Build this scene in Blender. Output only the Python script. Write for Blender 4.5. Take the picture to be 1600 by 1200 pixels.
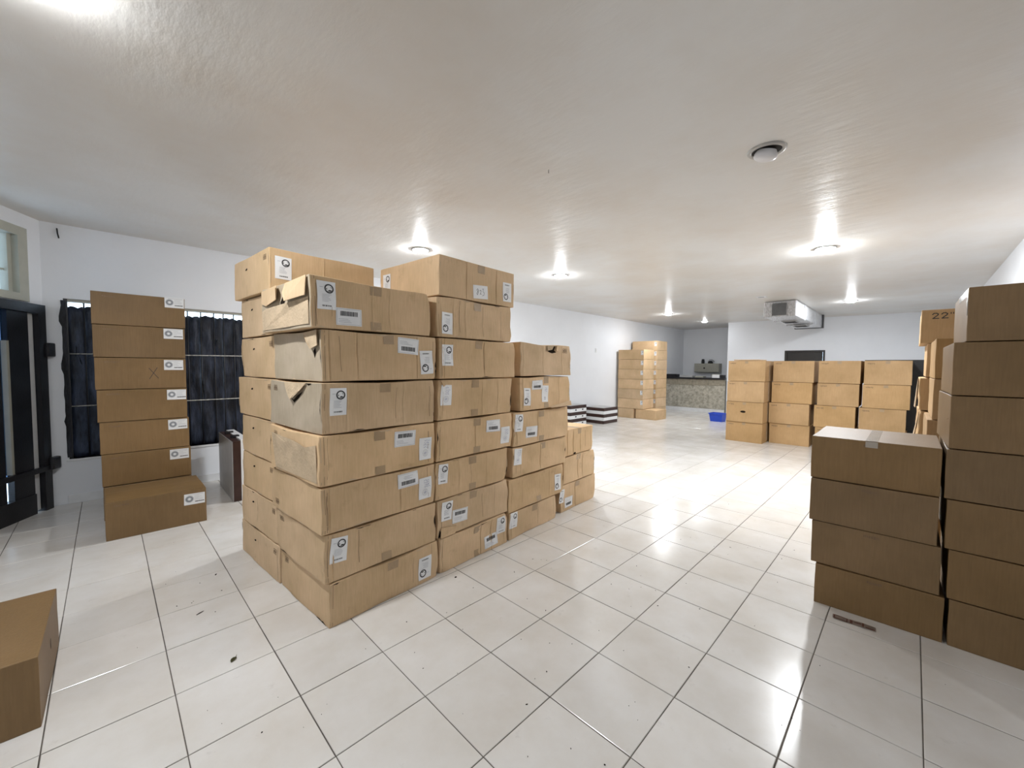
import bpy, bmesh, math, random
from mathutils import Vector, Matrix

# ------------------------------------------------------------------ scene, camera, world, exposure
for o in list(bpy.data.objects):
    bpy.data.objects.remove(o, do_unlink=True)
S = bpy.context.scene
COL = S.collection

CAM_POS = Vector((-0.983, -1.116, 1.500))
YAW, PITCH, ROLL = 0.781916, -0.044876, 0.0073444
FPX = 630.33
fwd = Vector((math.cos(PITCH)*math.cos(YAW), math.cos(PITCH)*math.sin(YAW), math.sin(PITCH)))
right = fwd.cross(Vector((0, 0, 1))).normalized()
up = right.cross(fwd)
cr, sr = math.cos(ROLL), math.sin(ROLL)
r2, u2 = cr*right + sr*up, -sr*right + cr*up
cam_data = bpy.data.cameras.new('camera')
cam_data.sensor_width = 36.0
cam_data.lens = FPX/1600*36.0
cam_data.clip_start = 0.05
cam_data.clip_end = 100
cam = bpy.data.objects.new('camera', cam_data)
COL.objects.link(cam)
m = Matrix.Identity(4)
for i in range(3):
    m[i][0], m[i][1], m[i][2], m[i][3] = r2[i], u2[i], -fwd[i], CAM_POS[i]
cam.matrix_world = m
S.camera = cam

world = bpy.data.worlds.new('daylight')
S.world = world
world.use_nodes = True
world.node_tree.nodes['Background'].inputs['Color'].default_value = (0.62, 0.80, 1.0, 1)
world.node_tree.nodes['Background'].inputs['Strength'].default_value = 3.0

S.view_settings.view_transform = 'Standard'
S.view_settings.look = 'None'
S.view_settings.gamma = 1.0
S.view_settings.use_curve_mapping = False
S.view_settings.exposure = 0.72
LAMP = 520.0          # radiance of a lit bulb
LAMP_COL = (0.93, 0.965, 1.0)

H = 2.93              # ceiling height
T = 0.40              # floor tile pitch
YL, YR = 5.20, -1.92  # left and right walls
XN = -3.6             # wall behind the photographer

# ------------------------------------------------------------------ materials
def new_mat(name):
    mt = bpy.data.materials.new(name)
    mt.use_nodes = True
    nt = mt.node_tree
    return mt, nt, nt.nodes['Principled BSDF']

def N(nt, kind, **kw):
    n = nt.nodes.new(kind)
    for k, v in kw.items():
        if k in n.inputs:
            n.inputs[k].default_value = v
        else:
            setattr(n, k, v)
    return n

def L(nt, a, b): nt.links.new(a, b)

def plain(name, col, rough=0.6, metal=0.0, spec=0.4, var=0.06, scale=9.0, bump=0.0, bscale=60):
    mt, nt, b = new_mat(name)
    tc = N(nt, 'ShaderNodeTexCoord')
    nz = N(nt, 'ShaderNodeTexNoise', Scale=scale, Detail=5.0)
    L(nt, tc.outputs['Object'], nz.inputs['Vector'])
    rp = N(nt, 'ShaderNodeValToRGB')
    rp.color_ramp.elements[0].position = .3
    rp.color_ramp.elements[1].position = .7
    rp.color_ramp.elements[0].color = tuple(c*(1-var) for c in col) + (1,)
    rp.color_ramp.elements[1].color = tuple(min(1, c*(1+var)) for c in col) + (1,)
    L(nt, nz.outputs['Fac'], rp.inputs['Fac'])
    L(nt, rp.outputs['Color'], b.inputs['Base Color'])
    b.inputs['Roughness'].default_value = rough
    b.inputs['Metallic'].default_value = metal
    b.inputs['Specular IOR Level'].default_value = spec
    if bump:
        n2 = N(nt, 'ShaderNodeTexNoise', Scale=float(bscale), Detail=4.0)
        L(nt, tc.outputs['Object'], n2.inputs['Vector'])
        bp = N(nt, 'ShaderNodeBump', Strength=bump, Distance=0.01)
        L(nt, n2.outputs['Fac'], bp.inputs['Height'])
        L(nt, bp.outputs['Normal'], b.inputs['Normal'])
    return mt

def cardboard(name, col, stain=0.35, rough=.72, spec=.22):
    mt, nt, b = new_mat(name)
    tc = N(nt, 'ShaderNodeTexCoord')
    oi = N(nt, 'ShaderNodeObjectInfo')
    mul = N(nt, 'ShaderNodeMath', operation='MULTIPLY'); mul.inputs[1].default_value = 57.0
    L(nt, oi.outputs['Random'], mul.inputs[0])
    add = N(nt, 'ShaderNodeVectorMath', operation='ADD')
    L(nt, tc.outputs['Object'], add.inputs[0]); L(nt, mul.outputs[0], add.inputs[1])
    # large tonal drift
    n1 = N(nt, 'ShaderNodeTexNoise', Scale=2.6, Detail=4.0, Roughness=.55)
    L(nt, add.outputs[0], n1.inputs['Vector'])
    r1 = N(nt, 'ShaderNodeValToRGB')
    r1.color_ramp.elements[0].position = .32; r1.color_ramp.elements[1].position = .72
    r1.color_ramp.elements[0].color = (col[0]*.86, col[1]*.85, col[2]*.80, 1)
    r1.color_ramp.elements[1].color = (col[0]*1.1, col[1]*1.1, col[2]*1.12, 1)
    L(nt, n1.outputs['Fac'], r1.inputs['Fac'])
    # paper fibre and fine flutes
    mp = N(nt, 'ShaderNodeMapping'); mp.inputs['Scale'].default_value = (60, 60, 4)
    L(nt, add.outputs[0], mp.inputs['Vector'])
    n2 = N(nt, 'ShaderNodeTexNoise', Scale=2.0, Detail=3.0)
    L(nt, mp.outputs['Vector'], n2.inputs['Vector'])
    mx = N(nt, 'ShaderNodeMix', data_type='RGBA', blend_type='MULTIPLY'); mx.inputs[0].default_value = .35
    r2_ = N(nt, 'ShaderNodeValToRGB')
    r2_.color_ramp.elements[0].position = .3; r2_.color_ramp.elements[1].position = .7
    r2_.color_ramp.elements[0].color = (.72, .70, .66, 1); r2_.color_ramp.elements[1].color = (1, 1, 1, 1)
    L(nt, n2.outputs['Fac'], r2_.inputs['Fac'])
    L(nt, r1.outputs['Color'], mx.inputs[6]); L(nt, r2_.outputs['Color'], mx.inputs[7])
    # dirt blotches
    n3 = N(nt, 'ShaderNodeTexNoise', Scale=7.0, Detail=6.0, Roughness=.65)
    L(nt, add.outputs[0], n3.inputs['Vector'])
    r3 = N(nt, 'ShaderNodeValToRGB')
    r3.color_ramp.elements[0].position = .60; r3.color_ramp.elements[1].position = .78
    r3.color_ramp.elements[0].color = (0, 0, 0, 1); r3.color_ramp.elements[1].color = (stain, stain, stain, 1)
    L(nt, n3.outputs['Fac'], r3.inputs['Fac'])
    mx2 = N(nt, 'ShaderNodeMix', data_type='RGBA'); mx2.inputs[7].default_value = (col[0]*.55, col[1]*.5, col[2]*.45, 1)
    L(nt, r3.outputs['Color'], mx2.inputs[0]); L(nt, mx.outputs[2], mx2.inputs[6])
    # object to object tone
    hs = N(nt, 'ShaderNodeHueSaturation')
    mr = N(nt, 'ShaderNodeMapRange'); mr.inputs['To Min'].default_value = .94; mr.inputs['To Max'].default_value = 1.07
    L(nt, oi.outputs['Random'], mr.inputs['Value']); L(nt, mr.outputs[0], hs.inputs['Value'])
    m2 = N(nt, 'ShaderNodeMath', operation='FRACT'); m3 = N(nt, 'ShaderNodeMath', operation='MULTIPLY'); m3.inputs[1].default_value = 7.31
    L(nt, oi.outputs['Random'], m3.inputs[0]); L(nt, m3.outputs[0], m2.inputs[0])
    mr2 = N(nt, 'ShaderNodeMapRange'); mr2.inputs['To Min'].default_value = .95; mr2.inputs['To Max'].default_value = 1.07
    L(nt, m2.outputs[0], mr2.inputs['Value']); L(nt, mr2.outputs[0], hs.inputs['Saturation'])
    L(nt, mx2.outputs[2], hs.inputs['Color'])
    L(nt, hs.outputs['Color'], b.inputs['Base Color'])
    b.inputs['Roughness'].default_value = rough
    b.inputs['Specular IOR Level'].default_value = spec
    bp = N(nt, 'ShaderNodeBump', Strength=.25, Distance=.004)
    n4 = N(nt, 'ShaderNodeTexNoise', Scale=16.0, Detail=5.0)
    L(nt, add.outputs[0], n4.inputs['Vector'])
    ad = N(nt, 'ShaderNodeMath', operation='ADD')
    L(nt, n4.outputs['Fac'], ad.inputs[0]); L(nt, n2.outputs['Fac'], ad.inputs[1])
    L(nt, ad.outputs[0], bp.inputs['Height']); L(nt, bp.outputs['Normal'], b.inputs['Normal'])
    return mt

M = {}
M['card'] = cardboard('cardboard_worn', (0.680, 0.490, 0.305), .52)
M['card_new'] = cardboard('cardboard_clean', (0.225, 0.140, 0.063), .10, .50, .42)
M['card_tan'] = cardboard('cardboard_tan', (0.500, 0.325, 0.165), .12)
M['card_dust'] = cardboard('cardboard_dusty', (0.500, 0.415, 0.310), .30)
M['card_raw'] = plain('cardboard_torn_inside', (0.56, 0.43, 0.29), .85, spec=.1, var=.15, bump=.4)
M['tape'] = plain('packing_tape_brown', (0.37, 0.262, 0.155), .30, spec=.5, var=.12, bump=.25, bscale=35)
M['tape_clear'] = plain('packing_tape_clear', (0.42, 0.37, 0.31), .18, spec=.6, var=.08, bump=.25, bscale=35)
M['paper'] = plain('label_paper', (0.80, 0.81, 0.82), .55, var=.04)
M['ink'] = plain('label_ink', (0.035, 0.035, 0.037), .55, var=.1)
M['grey_ink'] = plain('label_grey_ink', (0.40, 0.42, 0.45), .6, var=.1)
M['blue_ink'] = plain('handwriting_blue', (0.25, 0.28, 0.45), .6, var=.1)
M['print'] = plain('box_print', (0.20, 0.13, 0.075), .7, var=.2)
M['hole'] = plain('box_inside_dark', (0.02, 0.014, 0.01), .9, spec=.05)
M['white_gloss'] = plain('white_laminate', (0.80, 0.81, 0.82), .3, var=.02)
M['grey_panel'] = plain('grey_laminate', (0.42, 0.42, 0.42), .35, var=.08)
M['dark_wood'] = plain('dark_brown_laminate', (0.045, 0.022, 0.018), .3, var=.3)
M['black_paint'] = plain('black_paint', (0.012, 0.012, 0.015), .35, var=.2, bump=.1)
M['black_cab'] = plain('black_cabinet_paint', (0.020, 0.020, 0.021), .45, var=.1)
M['beige_metal'] = plain('beige_metal', (0.36, 0.35, 0.30), .5, var=.05)
M['frame_beige'] = plain('beige_painted_wood', (0.42, 0.42, 0.36), .5, var=.05)
M['blue_plastic'] = plain('blue_plastic', (0.025, 0.085, 0.62), .35, var=.05)
M['door_dark'] = plain('dark_door', (0.020, 0.017, 0.015), .4, var=.2)
M['bar_metal'] = plain('chipped_black_iron', (0.02, 0.02, 0.023), .4, var=.3)
M['bar_light'] = plain('pale_lit_iron', (0.45, 0.44, 0.40), .5, var=.5, scale=40)  # pale colour stands for the light on the window cross bars
M['chrome_trim'] = plain('lamp_trim_metal', (0.42, 0.41, 0.39), .35, metal=.3)
M['bulb_off'] = plain('frosted_bulb', (0.72, 0.71, 0.72), .3, var=.02)
M['can_dark'] = plain('lamp_can_dark', (0.02, 0.018, 0.016), .7)
M['grille_dark'] = plain('dark_grey_grille', (0.12, 0.12, 0.118), .5, var=.1)
M['skirting'] = plain('white_skirting', (0.74, 0.75, 0.76), .35, var=.05)

def emitter(name, col, strength):
    mt, nt, b = new_mat(name)
    b.inputs['Base Color'].default_value = (.8, .8, .8, 1)
    b.inputs['Emission Color'].default_value = col + (1,)
    b.inputs['Emission Strength'].default_value = strength
    return mt
for _k, _p in (('strong', 2.5), ('medium', 1.2), ('plain', 1.0), ('weak', .22)):
    M['bulb_'+_k] = emitter('lit_bulb_'+_k, LAMP_COL, LAMP*_p*1.12)

def wall_mat(name, col, rough, streak, bump, warm=None, spec=.4):
    mt, nt, b = new_mat(name)
    tc = N(nt, 'ShaderNodeTexCoord')
    n1 = N(nt, 'ShaderNodeTexNoise', Scale=.9, Detail=5.0, Roughness=.6)
    L(nt, tc.outputs['Object'], n1.inputs['Vector'])
    r1 = N(nt, 'ShaderNodeValToRGB')
    r1.color_ramp.elements[0].position = .34; r1.color_ramp.elements[1].position = .62
    c0 = warm or tuple(c*.95 for c in col)
    r1.color_ramp.elements[0].color = c0 + (1,); r1.color_ramp.elements[1].color = col + (1,)
    L(nt, n1.outputs['Fac'], r1.inputs['Fac'])
    L(nt, r1.outputs['Color'], b.inputs['Base Color'])
    b.inputs['Roughness'].default_value = rough
    b.inputs['Specular IOR Level'].default_value = spec
    mp = N(nt, 'ShaderNodeMapping'); mp.inputs['Scale'].default_value = streak
    L(nt, tc.outputs['Object'], mp.inputs['Vector'])
    n2 = N(nt, 'ShaderNodeTexNoise', Scale=1.0, Detail=6.0, Roughness=.6)
    L(nt, mp.outputs['Vector'], n2.inputs['Vector'])
    bp = N(nt, 'ShaderNodeBump', Strength=bump, Distance=.02)
    L(nt, n2.outputs['Fac'], bp.inputs['Height']); L(nt, bp.outputs['Normal'], b.inputs['Normal'])
    return mt
M['wall'] = wall_mat('white_wall_paint', (0.80, 0.82, 0.855), .55, (7, 7, 7), .10)
M['ceiling'] = wall_mat('glossy_ceiling_paint', (0.745, 0.742, 0.725), .38, (9, 3, 1), .18, warm=(0.69, 0.655, 0.605), spec=.35)

def tile_mat():
    mt, nt, b = new_mat('cream_ceramic_tile')
    tc = N(nt, 'ShaderNodeTexCoord'); oi = N(nt, 'ShaderNodeObjectInfo')
    geo = N(nt, 'ShaderNodeNewGeometry')
    n1 = N(nt, 'ShaderNodeTexNoise', Scale=2.2, Detail=6.0, Roughness=.62)
    L(nt, geo.outputs['Position'], n1.inputs['Vector'])
    r1 = N(nt, 'ShaderNodeValToRGB')
    r1.color_ramp.elements[0].position = .3; r1.color_ramp.elements[1].position = .68
    r1.color_ramp.elements[0].color = (0.660, 0.620, 0.565, 1); r1.color_ramp.elements[1].color = (0.765, 0.745, 0.720, 1)
    L(nt, n1.outputs['Fac'], r1.inputs['Fac'])
    # scuffs and grime
    n2 = N(nt, 'ShaderNodeTexNoise', Scale=9.0, Detail=8.0, Roughness=.7)
    L(nt, geo.outputs['Position'], n2.inputs['Vector'])
    r2_ = N(nt, 'ShaderNodeValToRGB')
    r2_.color_ramp.elements[0].position = .62; r2_.color_ramp.elements[1].position = .86
    r2_.color_ramp.elements[0].color = (0, 0, 0, 1); r2_.color_ramp.elements[1].color = (.5, .5, .5, 1)
    L(nt, n2.outputs['Fac'], r2_.inputs['Fac'])
    mx = N(nt, 'ShaderNodeMix', data_type='RGBA'); mx.inputs[7].default_value = (.33, .29, .25, 1)
    L(nt, r2_.outputs['Color'], mx.inputs[0]); L(nt, r1.outputs['Color'], mx.inputs[6])
    hs = N(nt, 'ShaderNodeHueSaturation')
    mr = N(nt, 'ShaderNodeMapRange'); mr.inputs['To Min'].default_value = .95; mr.inputs['To Max'].default_value = 1.03
    L(nt, oi.outputs['Random'], mr.inputs['Value']); L(nt, mr.outputs[0], hs.inputs['Value'])
    L(nt, mx.outputs[2], hs.inputs['Color']); L(nt, hs.outputs['Color'], b.inputs['Base Color'])
    mr2 = N(nt, 'ShaderNodeMapRange'); mr2.inputs['To Min'].default_value = .10; mr2.inputs['To Max'].default_value = .30
    L(nt, n1.outputs['Fac'], mr2.inputs['Value']); L(nt, mr2.outputs[0], b.inputs['Roughness'])
    b.inputs['Specular IOR Level'].default_value = .5
    n3 = N(nt, 'ShaderNodeTexNoise', Scale=5.0, Detail=2.0)
    L(nt, geo.outputs['Position'], n3.inputs['Vector'])
    bp = N(nt, 'ShaderNodeBump', Strength=.05, Distance=.01)
    L(nt, n3.outputs['Fac'], bp.inputs['Height']); L(nt, bp.outputs['Normal'], b.inputs['Normal'])
    return mt
M['tile'] = tile_mat()
M['grout'] = plain('dark_grout', (0.12, 0.105, 0.09), .9, spec=.1, var=.35, scale=6)

def stone_mat():
    mt, nt, b = new_mat('mottled_stone')
    tc = N(nt, 'ShaderNodeTexCoord')
    n1 = N(nt, 'ShaderNodeTexNoise', Scale=11.0, Detail=8.0, Roughness=.75)
    L(nt, tc.outputs['Object'], n1.inputs['Vector'])
    r1 = N(nt, 'ShaderNodeValToRGB')
    r1.color_ramp.elements[0].position = .36; r1.color_ramp.elements[1].position = .62
    r1.color_ramp.elements[0].color = (.25, .235, .19, 1); r1.color_ramp.elements[1].color = (.56, .53, .45, 1)
    L(nt, n1.outputs['Fac'], r1.inputs['Fac']); L(nt, r1.outputs['Color'], b.inputs['Base Color'])
    b.inputs['Roughness'].default_value = .3
    return mt
M['stone'] = stone_mat()
M['stone_band'] = plain('stone_band', (0.30, 0.27, 0.21), .35, var=.2, scale=14)

def foil_mat():
    mt, nt, b = new_mat('crinkled_foil')
    tc = N(nt, 'ShaderNodeTexCoord')
    mp = N(nt, 'ShaderNodeMapping'); mp.inputs['Scale'].default_value = (9, 40, 16)
    L(nt, tc.outputs['Object'], mp.inputs['Vector'])
    n1 = N(nt, 'ShaderNodeTexNoise', Scale=1.0, Detail=6.0, Roughness=.7)
    L(nt, mp.outputs['Vector'], n1.inputs['Vector'])
    bp = N(nt, 'ShaderNodeBump', Strength=1.0, Distance=.05)
    L(nt, n1.outputs['Fac'], bp.inputs['Height']); L(nt, bp.outputs['Normal'], b.inputs['Normal'])
    r1 = N(nt, 'ShaderNodeValToRGB')
    r1.color_ramp.elements[0].position = .38; r1.color_ramp.elements[1].position = .58
    r1.color_ramp.elements[0].color = (.62, .63, .65, 1); r1.color_ramp.elements[1].color = (.93, .94, .96, 1)
    L(nt, n1.outputs['Fac'], r1.inputs['Fac']); L(nt, r1.outputs['Color'], b.inputs['Base Color'])
    b.inputs['Metallic'].default_value = .7
    b.inputs['Roughness'].default_value = .26
    return mt
M['foil'] = foil_mat()

def plastic_mat():
    mt, nt, b = new_mat('black_plastic_sheet')
    tc = N(nt, 'ShaderNodeTexCoord')
    mp = N(nt, 'ShaderNodeMapping'); mp.inputs['Scale'].default_value = (14, 14, 3)
    L(nt, tc.outputs['Object'], mp.inputs['Vector'])
    n1 = N(nt, 'ShaderNodeTexNoise', Scale=1.0, Detail=7.0, Roughness=.7)
    L(nt, mp.outputs['Vector'], n1.inputs['Vector'])
    r1 = N(nt, 'ShaderNodeValToRGB')
    r1.color_ramp.elements[0].position = .4; r1.color_ramp.elements[1].position = .75
    r1.color_ramp.elements[0].color = (.007, .008, .012, 1); r1.color_ramp.elements[1].color = (.070, .078, .105, 1)
    L(nt, n1.outputs['Fac'], r1.inputs['Fac']); L(nt, r1.outputs['Color'], b.inputs['Base Color'])
    bp = N(nt, 'ShaderNodeBump', Strength=.6, Distance=.02)
    L(nt, n1.outputs['Fac'], bp.inputs['Height']); L(nt, bp.outputs['Normal'], b.inputs['Normal'])
    b.inputs['Roughness'].default_value = .3
    return mt
M['plastic'] = plastic_mat()

def glass_mat():
    mt, nt, b = new_mat('window_glass')
    b.inputs['Base Color'].default_value = (.9, .95, 1, 1)
    b.inputs['Roughness'].default_value = .25
    b.inputs['Transmission Weight'].default_value = 1.0
    b.inputs['IOR'].default_value = 1.1
    return mt
M['glass'] = glass_mat()
M['glass_dark'] = glass_mat(); M['glass_dark'].name = 'tinted_glass'
M['glass_dark'].node_tree.nodes['Principled BSDF'].inputs['Base Color'].default_value = (.05, .08, .13, 1)

# ------------------------------------------------------------------ mesh helpers
def mesh_obj(name, bm, mats, parent=None, smooth=False):
    me = bpy.data.meshes.new(name)
    bm.normal_update()
    bm.to_mesh(me); bm.free()
    if not isinstance(mats, (list, tuple)): mats = [mats]
    for k in mats: me.materials.append(M[k])
    if smooth:
        for p in me.polygons: p.use_smooth = True
    o = bpy.data.objects.new(name, me)
    COL.objects.link(o)
    if parent: o.parent = parent
    return o

def tag(o, label, cat, group=None):
    o['label'] = label; o['category'] = cat
    if group: o['group'] = group
    return o

def struct(o, label=None):
    o['kind'] = 'structure'
    if label: o['label'] = label
    return o

def empty(name, loc=(0, 0, 0), rz=0):
    o = bpy.data.objects.new(name, None)
    o.empty_display_size = .1
    COL.objects.link(o)
    o.location = loc; o.rotation_euler = (0, 0, rz)
    return o

def add_box(bm, x0, x1, y0, y1, z0, z1, bevel=0.0, mi=0):
    vs = [bm.verts.new((x, y, z)) for x in (x0, x1) for y in (y0, y1) for z in (z0, z1)]
    f = []
    for q in ((0, 1, 3, 2), (4, 6, 7, 5), (0, 4, 5, 1), (2, 3, 7, 6), (0, 2, 6, 4), (1, 5, 7, 3)):
        fc = bm.faces.new([vs[i] for i in q]); fc.material_index = mi; f.append(fc)
    if bevel:
        es = list({e for fc in f for e in fc.edges})
        bmesh.ops.bevel(bm, geom=es, offset=bevel, segments=2, affect='EDGES', profile=.6)

def box(name, dims, mats, parent=None, bevel=0.0):
    bm = bmesh.new(); add_box(bm, *dims, bevel=bevel)
    return mesh_obj(name, bm, mats, parent)

def lathe(bm, prof, n=28, mi=0, cap=False):
    rings = []
    for r, z in prof:
        if r < 1e-5: rings.append([bm.verts.new((0, 0, z))])
        else: rings.append([bm.verts.new((r*math.cos(2*math.pi*i/n), r*math.sin(2*math.pi*i/n), z)) for i in range(n)])
    for a, b in zip(rings, rings[1:]):
        for i in range(n):
            j = (i+1) % n
            if len(a) == 1 and len(b) == 1: continue
            if len(a) == 1: f = bm.faces.new((a[0], b[i], b[j]))
            elif len(b) == 1: f = bm.faces.new((a[i], b[0], a[j]))
            else: f = bm.faces.new((a[i], b[i], b[j], a[j]))
            f.material_index = mi; f.smooth = True
    return rings

def tube(bm, pts, r, n=8, mi=0):
    pts = [Vector(p) for p in pts]
    rings = []
    for k, p in enumerate(pts):
        d = (pts[min(k+1, len(pts)-1)] - pts[max(k-1, 0)]).normalized()
        a = d.orthogonal().normalized(); b = d.cross(a)
        rings.append([bm.verts.new(p + r*(math.cos(2*math.pi*i/n)*a + math.sin(2*math.pi*i/n)*b)) for i in range(n)])
    for a, b in zip(rings, rings[1:]):
        # align ring starts
        off = min(range(n), key=lambda s: (a[0].co - b[s].co).length)
        for i in range(n):
            f = bm.faces.new((a[i], a[(i+1) % n], b[(i+1+off) % n], b[(i+off) % n])); f.material_index = mi; f.smooth = True
    bm.faces.new(list(reversed(rings[0]))).material_index = mi
    bm.faces.new(rings[-1]).material_index = mi

# ------------------------------------------------------------------ room shell
# floor: a grout bed carrying separate ceramic tiles
floor = box('floor', (XN-.2, 15.0, YR-.25, YL+.25, -.12, -.003), 'grout')
struct(floor, 'cream ceramic tiled floor with dark grout joints')

def tile_mesh(bm, cx, cy, s=.3955, ch=.0022, z1=0.0, z0=-.006):
    h = s/2
    rings = []
    for hh, z in ((h, z0), (h, z1-ch*.7), (h-ch, z1)):
        rings.append([bm.verts.new((cx+a*hh, cy+b*hh, z)) for a, b in ((-1, -1), (1, -1), (1, 1), (-1, 1))])
    for a, b in zip(rings, rings[1:]):
        for i in range(4):
            bm.faces.new((a[i], a[(i+1) % 4], b[(i+1) % 4], b[i]))
    bm.faces.new(rings[-1])

def cam_px(p):
    d = Vector(p) - CAM_POS
    z = d.dot(fwd)
    if z <= .05: return None
    return 800 + FPX*d.dot(r2)/z, 600 - FPX*d.dot(u2)/z, z

ENT0 = Vector((-1.42, 5.20))                   # corner between left wall and entrance wall
ENTD = Vector((-.477, -.879)).normalized()     # direction of the entrance wall
ENTN = Vector((-ENTD.y, ENTD.x))               # points into the room
def inside(x, y):
    if not (XN-.2 < x < 14.8 and YR-.2 < y < YL+.2): return False
    return (Vector((x, y)) - ENT0).dot(ENTN) > -.35

cells = []
for i in range(-10, 38):
    for j in range(-6, 14):
        cx, cy = (i+.5)*T, (j+.5)*T
        if not inside(cx, cy): continue
        q = cam_px((cx, cy, 0))
        vis = q and -120 < q[0] < 1720 and q[1] < 1330
        cells.append((q[2] if vis else 1e6 + abs(cx) + abs(cy), cx, cy))
cells.sort()
bm = bmesh.new(); tile_mesh(bm, 0, 0)
tm = bpy.data.meshes.new('floor_tile'); bm.to_mesh(tm); bm.free(); tm.materials.append(M['tile'])
rt = random.Random(5)
for k, (d, cx, cy) in enumerate(cells[:300]):
    o = bpy.data.objects.new('floor_tile', tm)
    COL.objects.link(o); o.parent = floor
    o.location = (cx + rt.uniform(-.0007, .0007), cy + rt.uniform(-.0007, .0007), 0)
    o.rotation_euler = (rt.uniform(-.0012, .0012), rt.uniform(-.0012, .0012), rt.uniform(-.001, .001))
bm = bmesh.new()
for d, cx, cy in cells[300:]: tile_mesh(bm, cx, cy)
o = mesh_obj('floor_tile_field', bm, 'tile', floor); o['kind'] = 'stuff'

ceil = box('ceiling', (XN-.2, 15.0, YR-.25, YL+.25, H, H+.12), 'ceiling')
struct(ceil, 'off white glossy painted ceiling')

# left wall with the blacked-out window
WX0, WX1, WZ0, WZ1 = -1.28, 0.62, .475, 2.17
bm = bmesh.new()
add_box(bm, ENT0.x-.12, WX0, YL, YL+.2, 0, H)
add_box(bm, WX1, 14.95, YL, YL+.2, 0, H)
add_box(bm, WX0, WX1, YL, YL+.2, 0, WZ0)
add_box(bm, WX0, WX1, YL, YL+.2, WZ1, H)
struct(mesh_obj('wall_left', bm, 'wall'), 'long white painted wall')
# right wall, wall behind photographer
struct(box('wall_right', (XN-.2, 13.75, YR-.2, YR, 0, H), 'wall'), 'white painted wall behind the carton columns')
struct(box('wall_near', (XN-.2, XN, YR, 1.3, 0, H), 'wall'), 'white wall behind the viewpoint')
# entrance wall, angled; openings for door (s .05-1.05) and transom
ent_rot = math.atan2(ENTD.y, ENTD.x)
def ent_struct(name, mats, boxes, kind=True, bevel=0, parent=None, label=None):
    bm = bmesh.new()
    for (s0, s1, t0, t1, z0, z1) in boxes: add_box(bm, s0, s1, t0, t1, z0, z1, bevel=bevel)
    o = mesh_obj(name, bm, mats, parent)
    if parent is None:
        o.location = (ENT0.x, ENT0.y, 0); o.rotation_euler = (0, 0, ent_rot)
        if kind: struct(o, label)
    return o
# local x = s along wall, local y = into the room
ENT_LEN = 4.75
DS0, DS1, DZ1 = .06, 1.10, 2.08
TS0, TS1, TZ0, TZ1 = .20, 1.10, 2.12, 2.76
ent_struct('wall_entrance', 'wall', [
    (0, DS0, -.2, 0, 0, H), (DS1, ENT_LEN, -.2, 0, 0, H), (DS0, DS1, -.2, 0, TZ1, H),
    (DS0, TS0, -.2, 0, DZ1, TZ1), (TS0, DS1, -.2, 0, DZ1, TZ0)], label='white wall with the black steel door at far left')
# transom window
tw = ent_struct('window_2', 'frame_beige', [
    (TS0-.02, TS0+.085, -.12, .02, TZ0-.03, TZ1+.03), (TS1-.085, TS1+.02, -.12, .02, TZ0-.03, TZ1+.03),
    (TS0+.085, TS1-.085, -.12, .02, TZ1-.055, TZ1+.03), (TS0+.085, TS1-.085, -.12, .02, TZ0-.03, TZ0+.04)], label='beige framed transom window over the black door')
ent_struct('sash', 'frame_beige', [(TS0+.085, TS0+.13, -.09, -.03, TZ0+.04, TZ1-.055), (TS0+.19, TS0+.205, -.09, -.05, TZ0+.04, TZ1-.055),
    (TS0+.13, TS1-.085, -.085, -.06, 2.36, 2.375)], parent=tw)
ent_struct('pane', 'glass', [(TS0+.13, TS1-.085, -.10, -.095, TZ0+.04, TZ1-.055)], parent=tw)
# black steel door with its frame
dr = ent_struct('door_1', 'black_paint', [
    (.045, .135, -.05, .05, 0, 2.075), (DS1-.1, DS1, -.05, .05, 0, 2.075), (.135, DS1-.1, -.05, .05, 1.985, 2.075)],
    label='black steel security door in the corner at far left')
ent_struct('door_panel', 'black_paint', [(.215, .44, -.03, .02, .06, 1.985)], parent=dr)
ent_struct('door_panel', 'black_paint', [(.52, DS1-.1, -.03, .02, .06, 1.985)], parent=dr)
ent_struct('bottom_rail', 'black_paint', [(.215, DS1-.1, -.035, .03, .0, .20)], parent=dr)
ent_struct('pane', 'glass_dark', [(.44, .52, -.02, -.015, .42, 1.985)], parent=dr)
ent_struct('pane', 'glass', [(.44, .52, -.02, -.015, .20, .42)], parent=dr)
ent_struct('mullion', 'frame_beige', [(.437, .462, -.03, .025, .45, 1.7)], parent=dr)
ent_struct('pale_post', 'skirting', [(.14, .205, -.04, .01, .02, 1.98)], bevel=.008, parent=dr)
ent_struct('cross_bar', 'black_paint', [(.04, DS1-.1, .02, .06, .40, .45)], bevel=.006, parent=dr)
ent_struct('hasp', 'black_paint', [(-.03, .07, .03, .075, 1.56, 1.70)], bevel=.014, parent=dr)
ent_struct('hinge', 'black_paint', [(-.03, .085, .03, .085, .40, .53)], bevel=.02, parent=dr)

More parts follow.
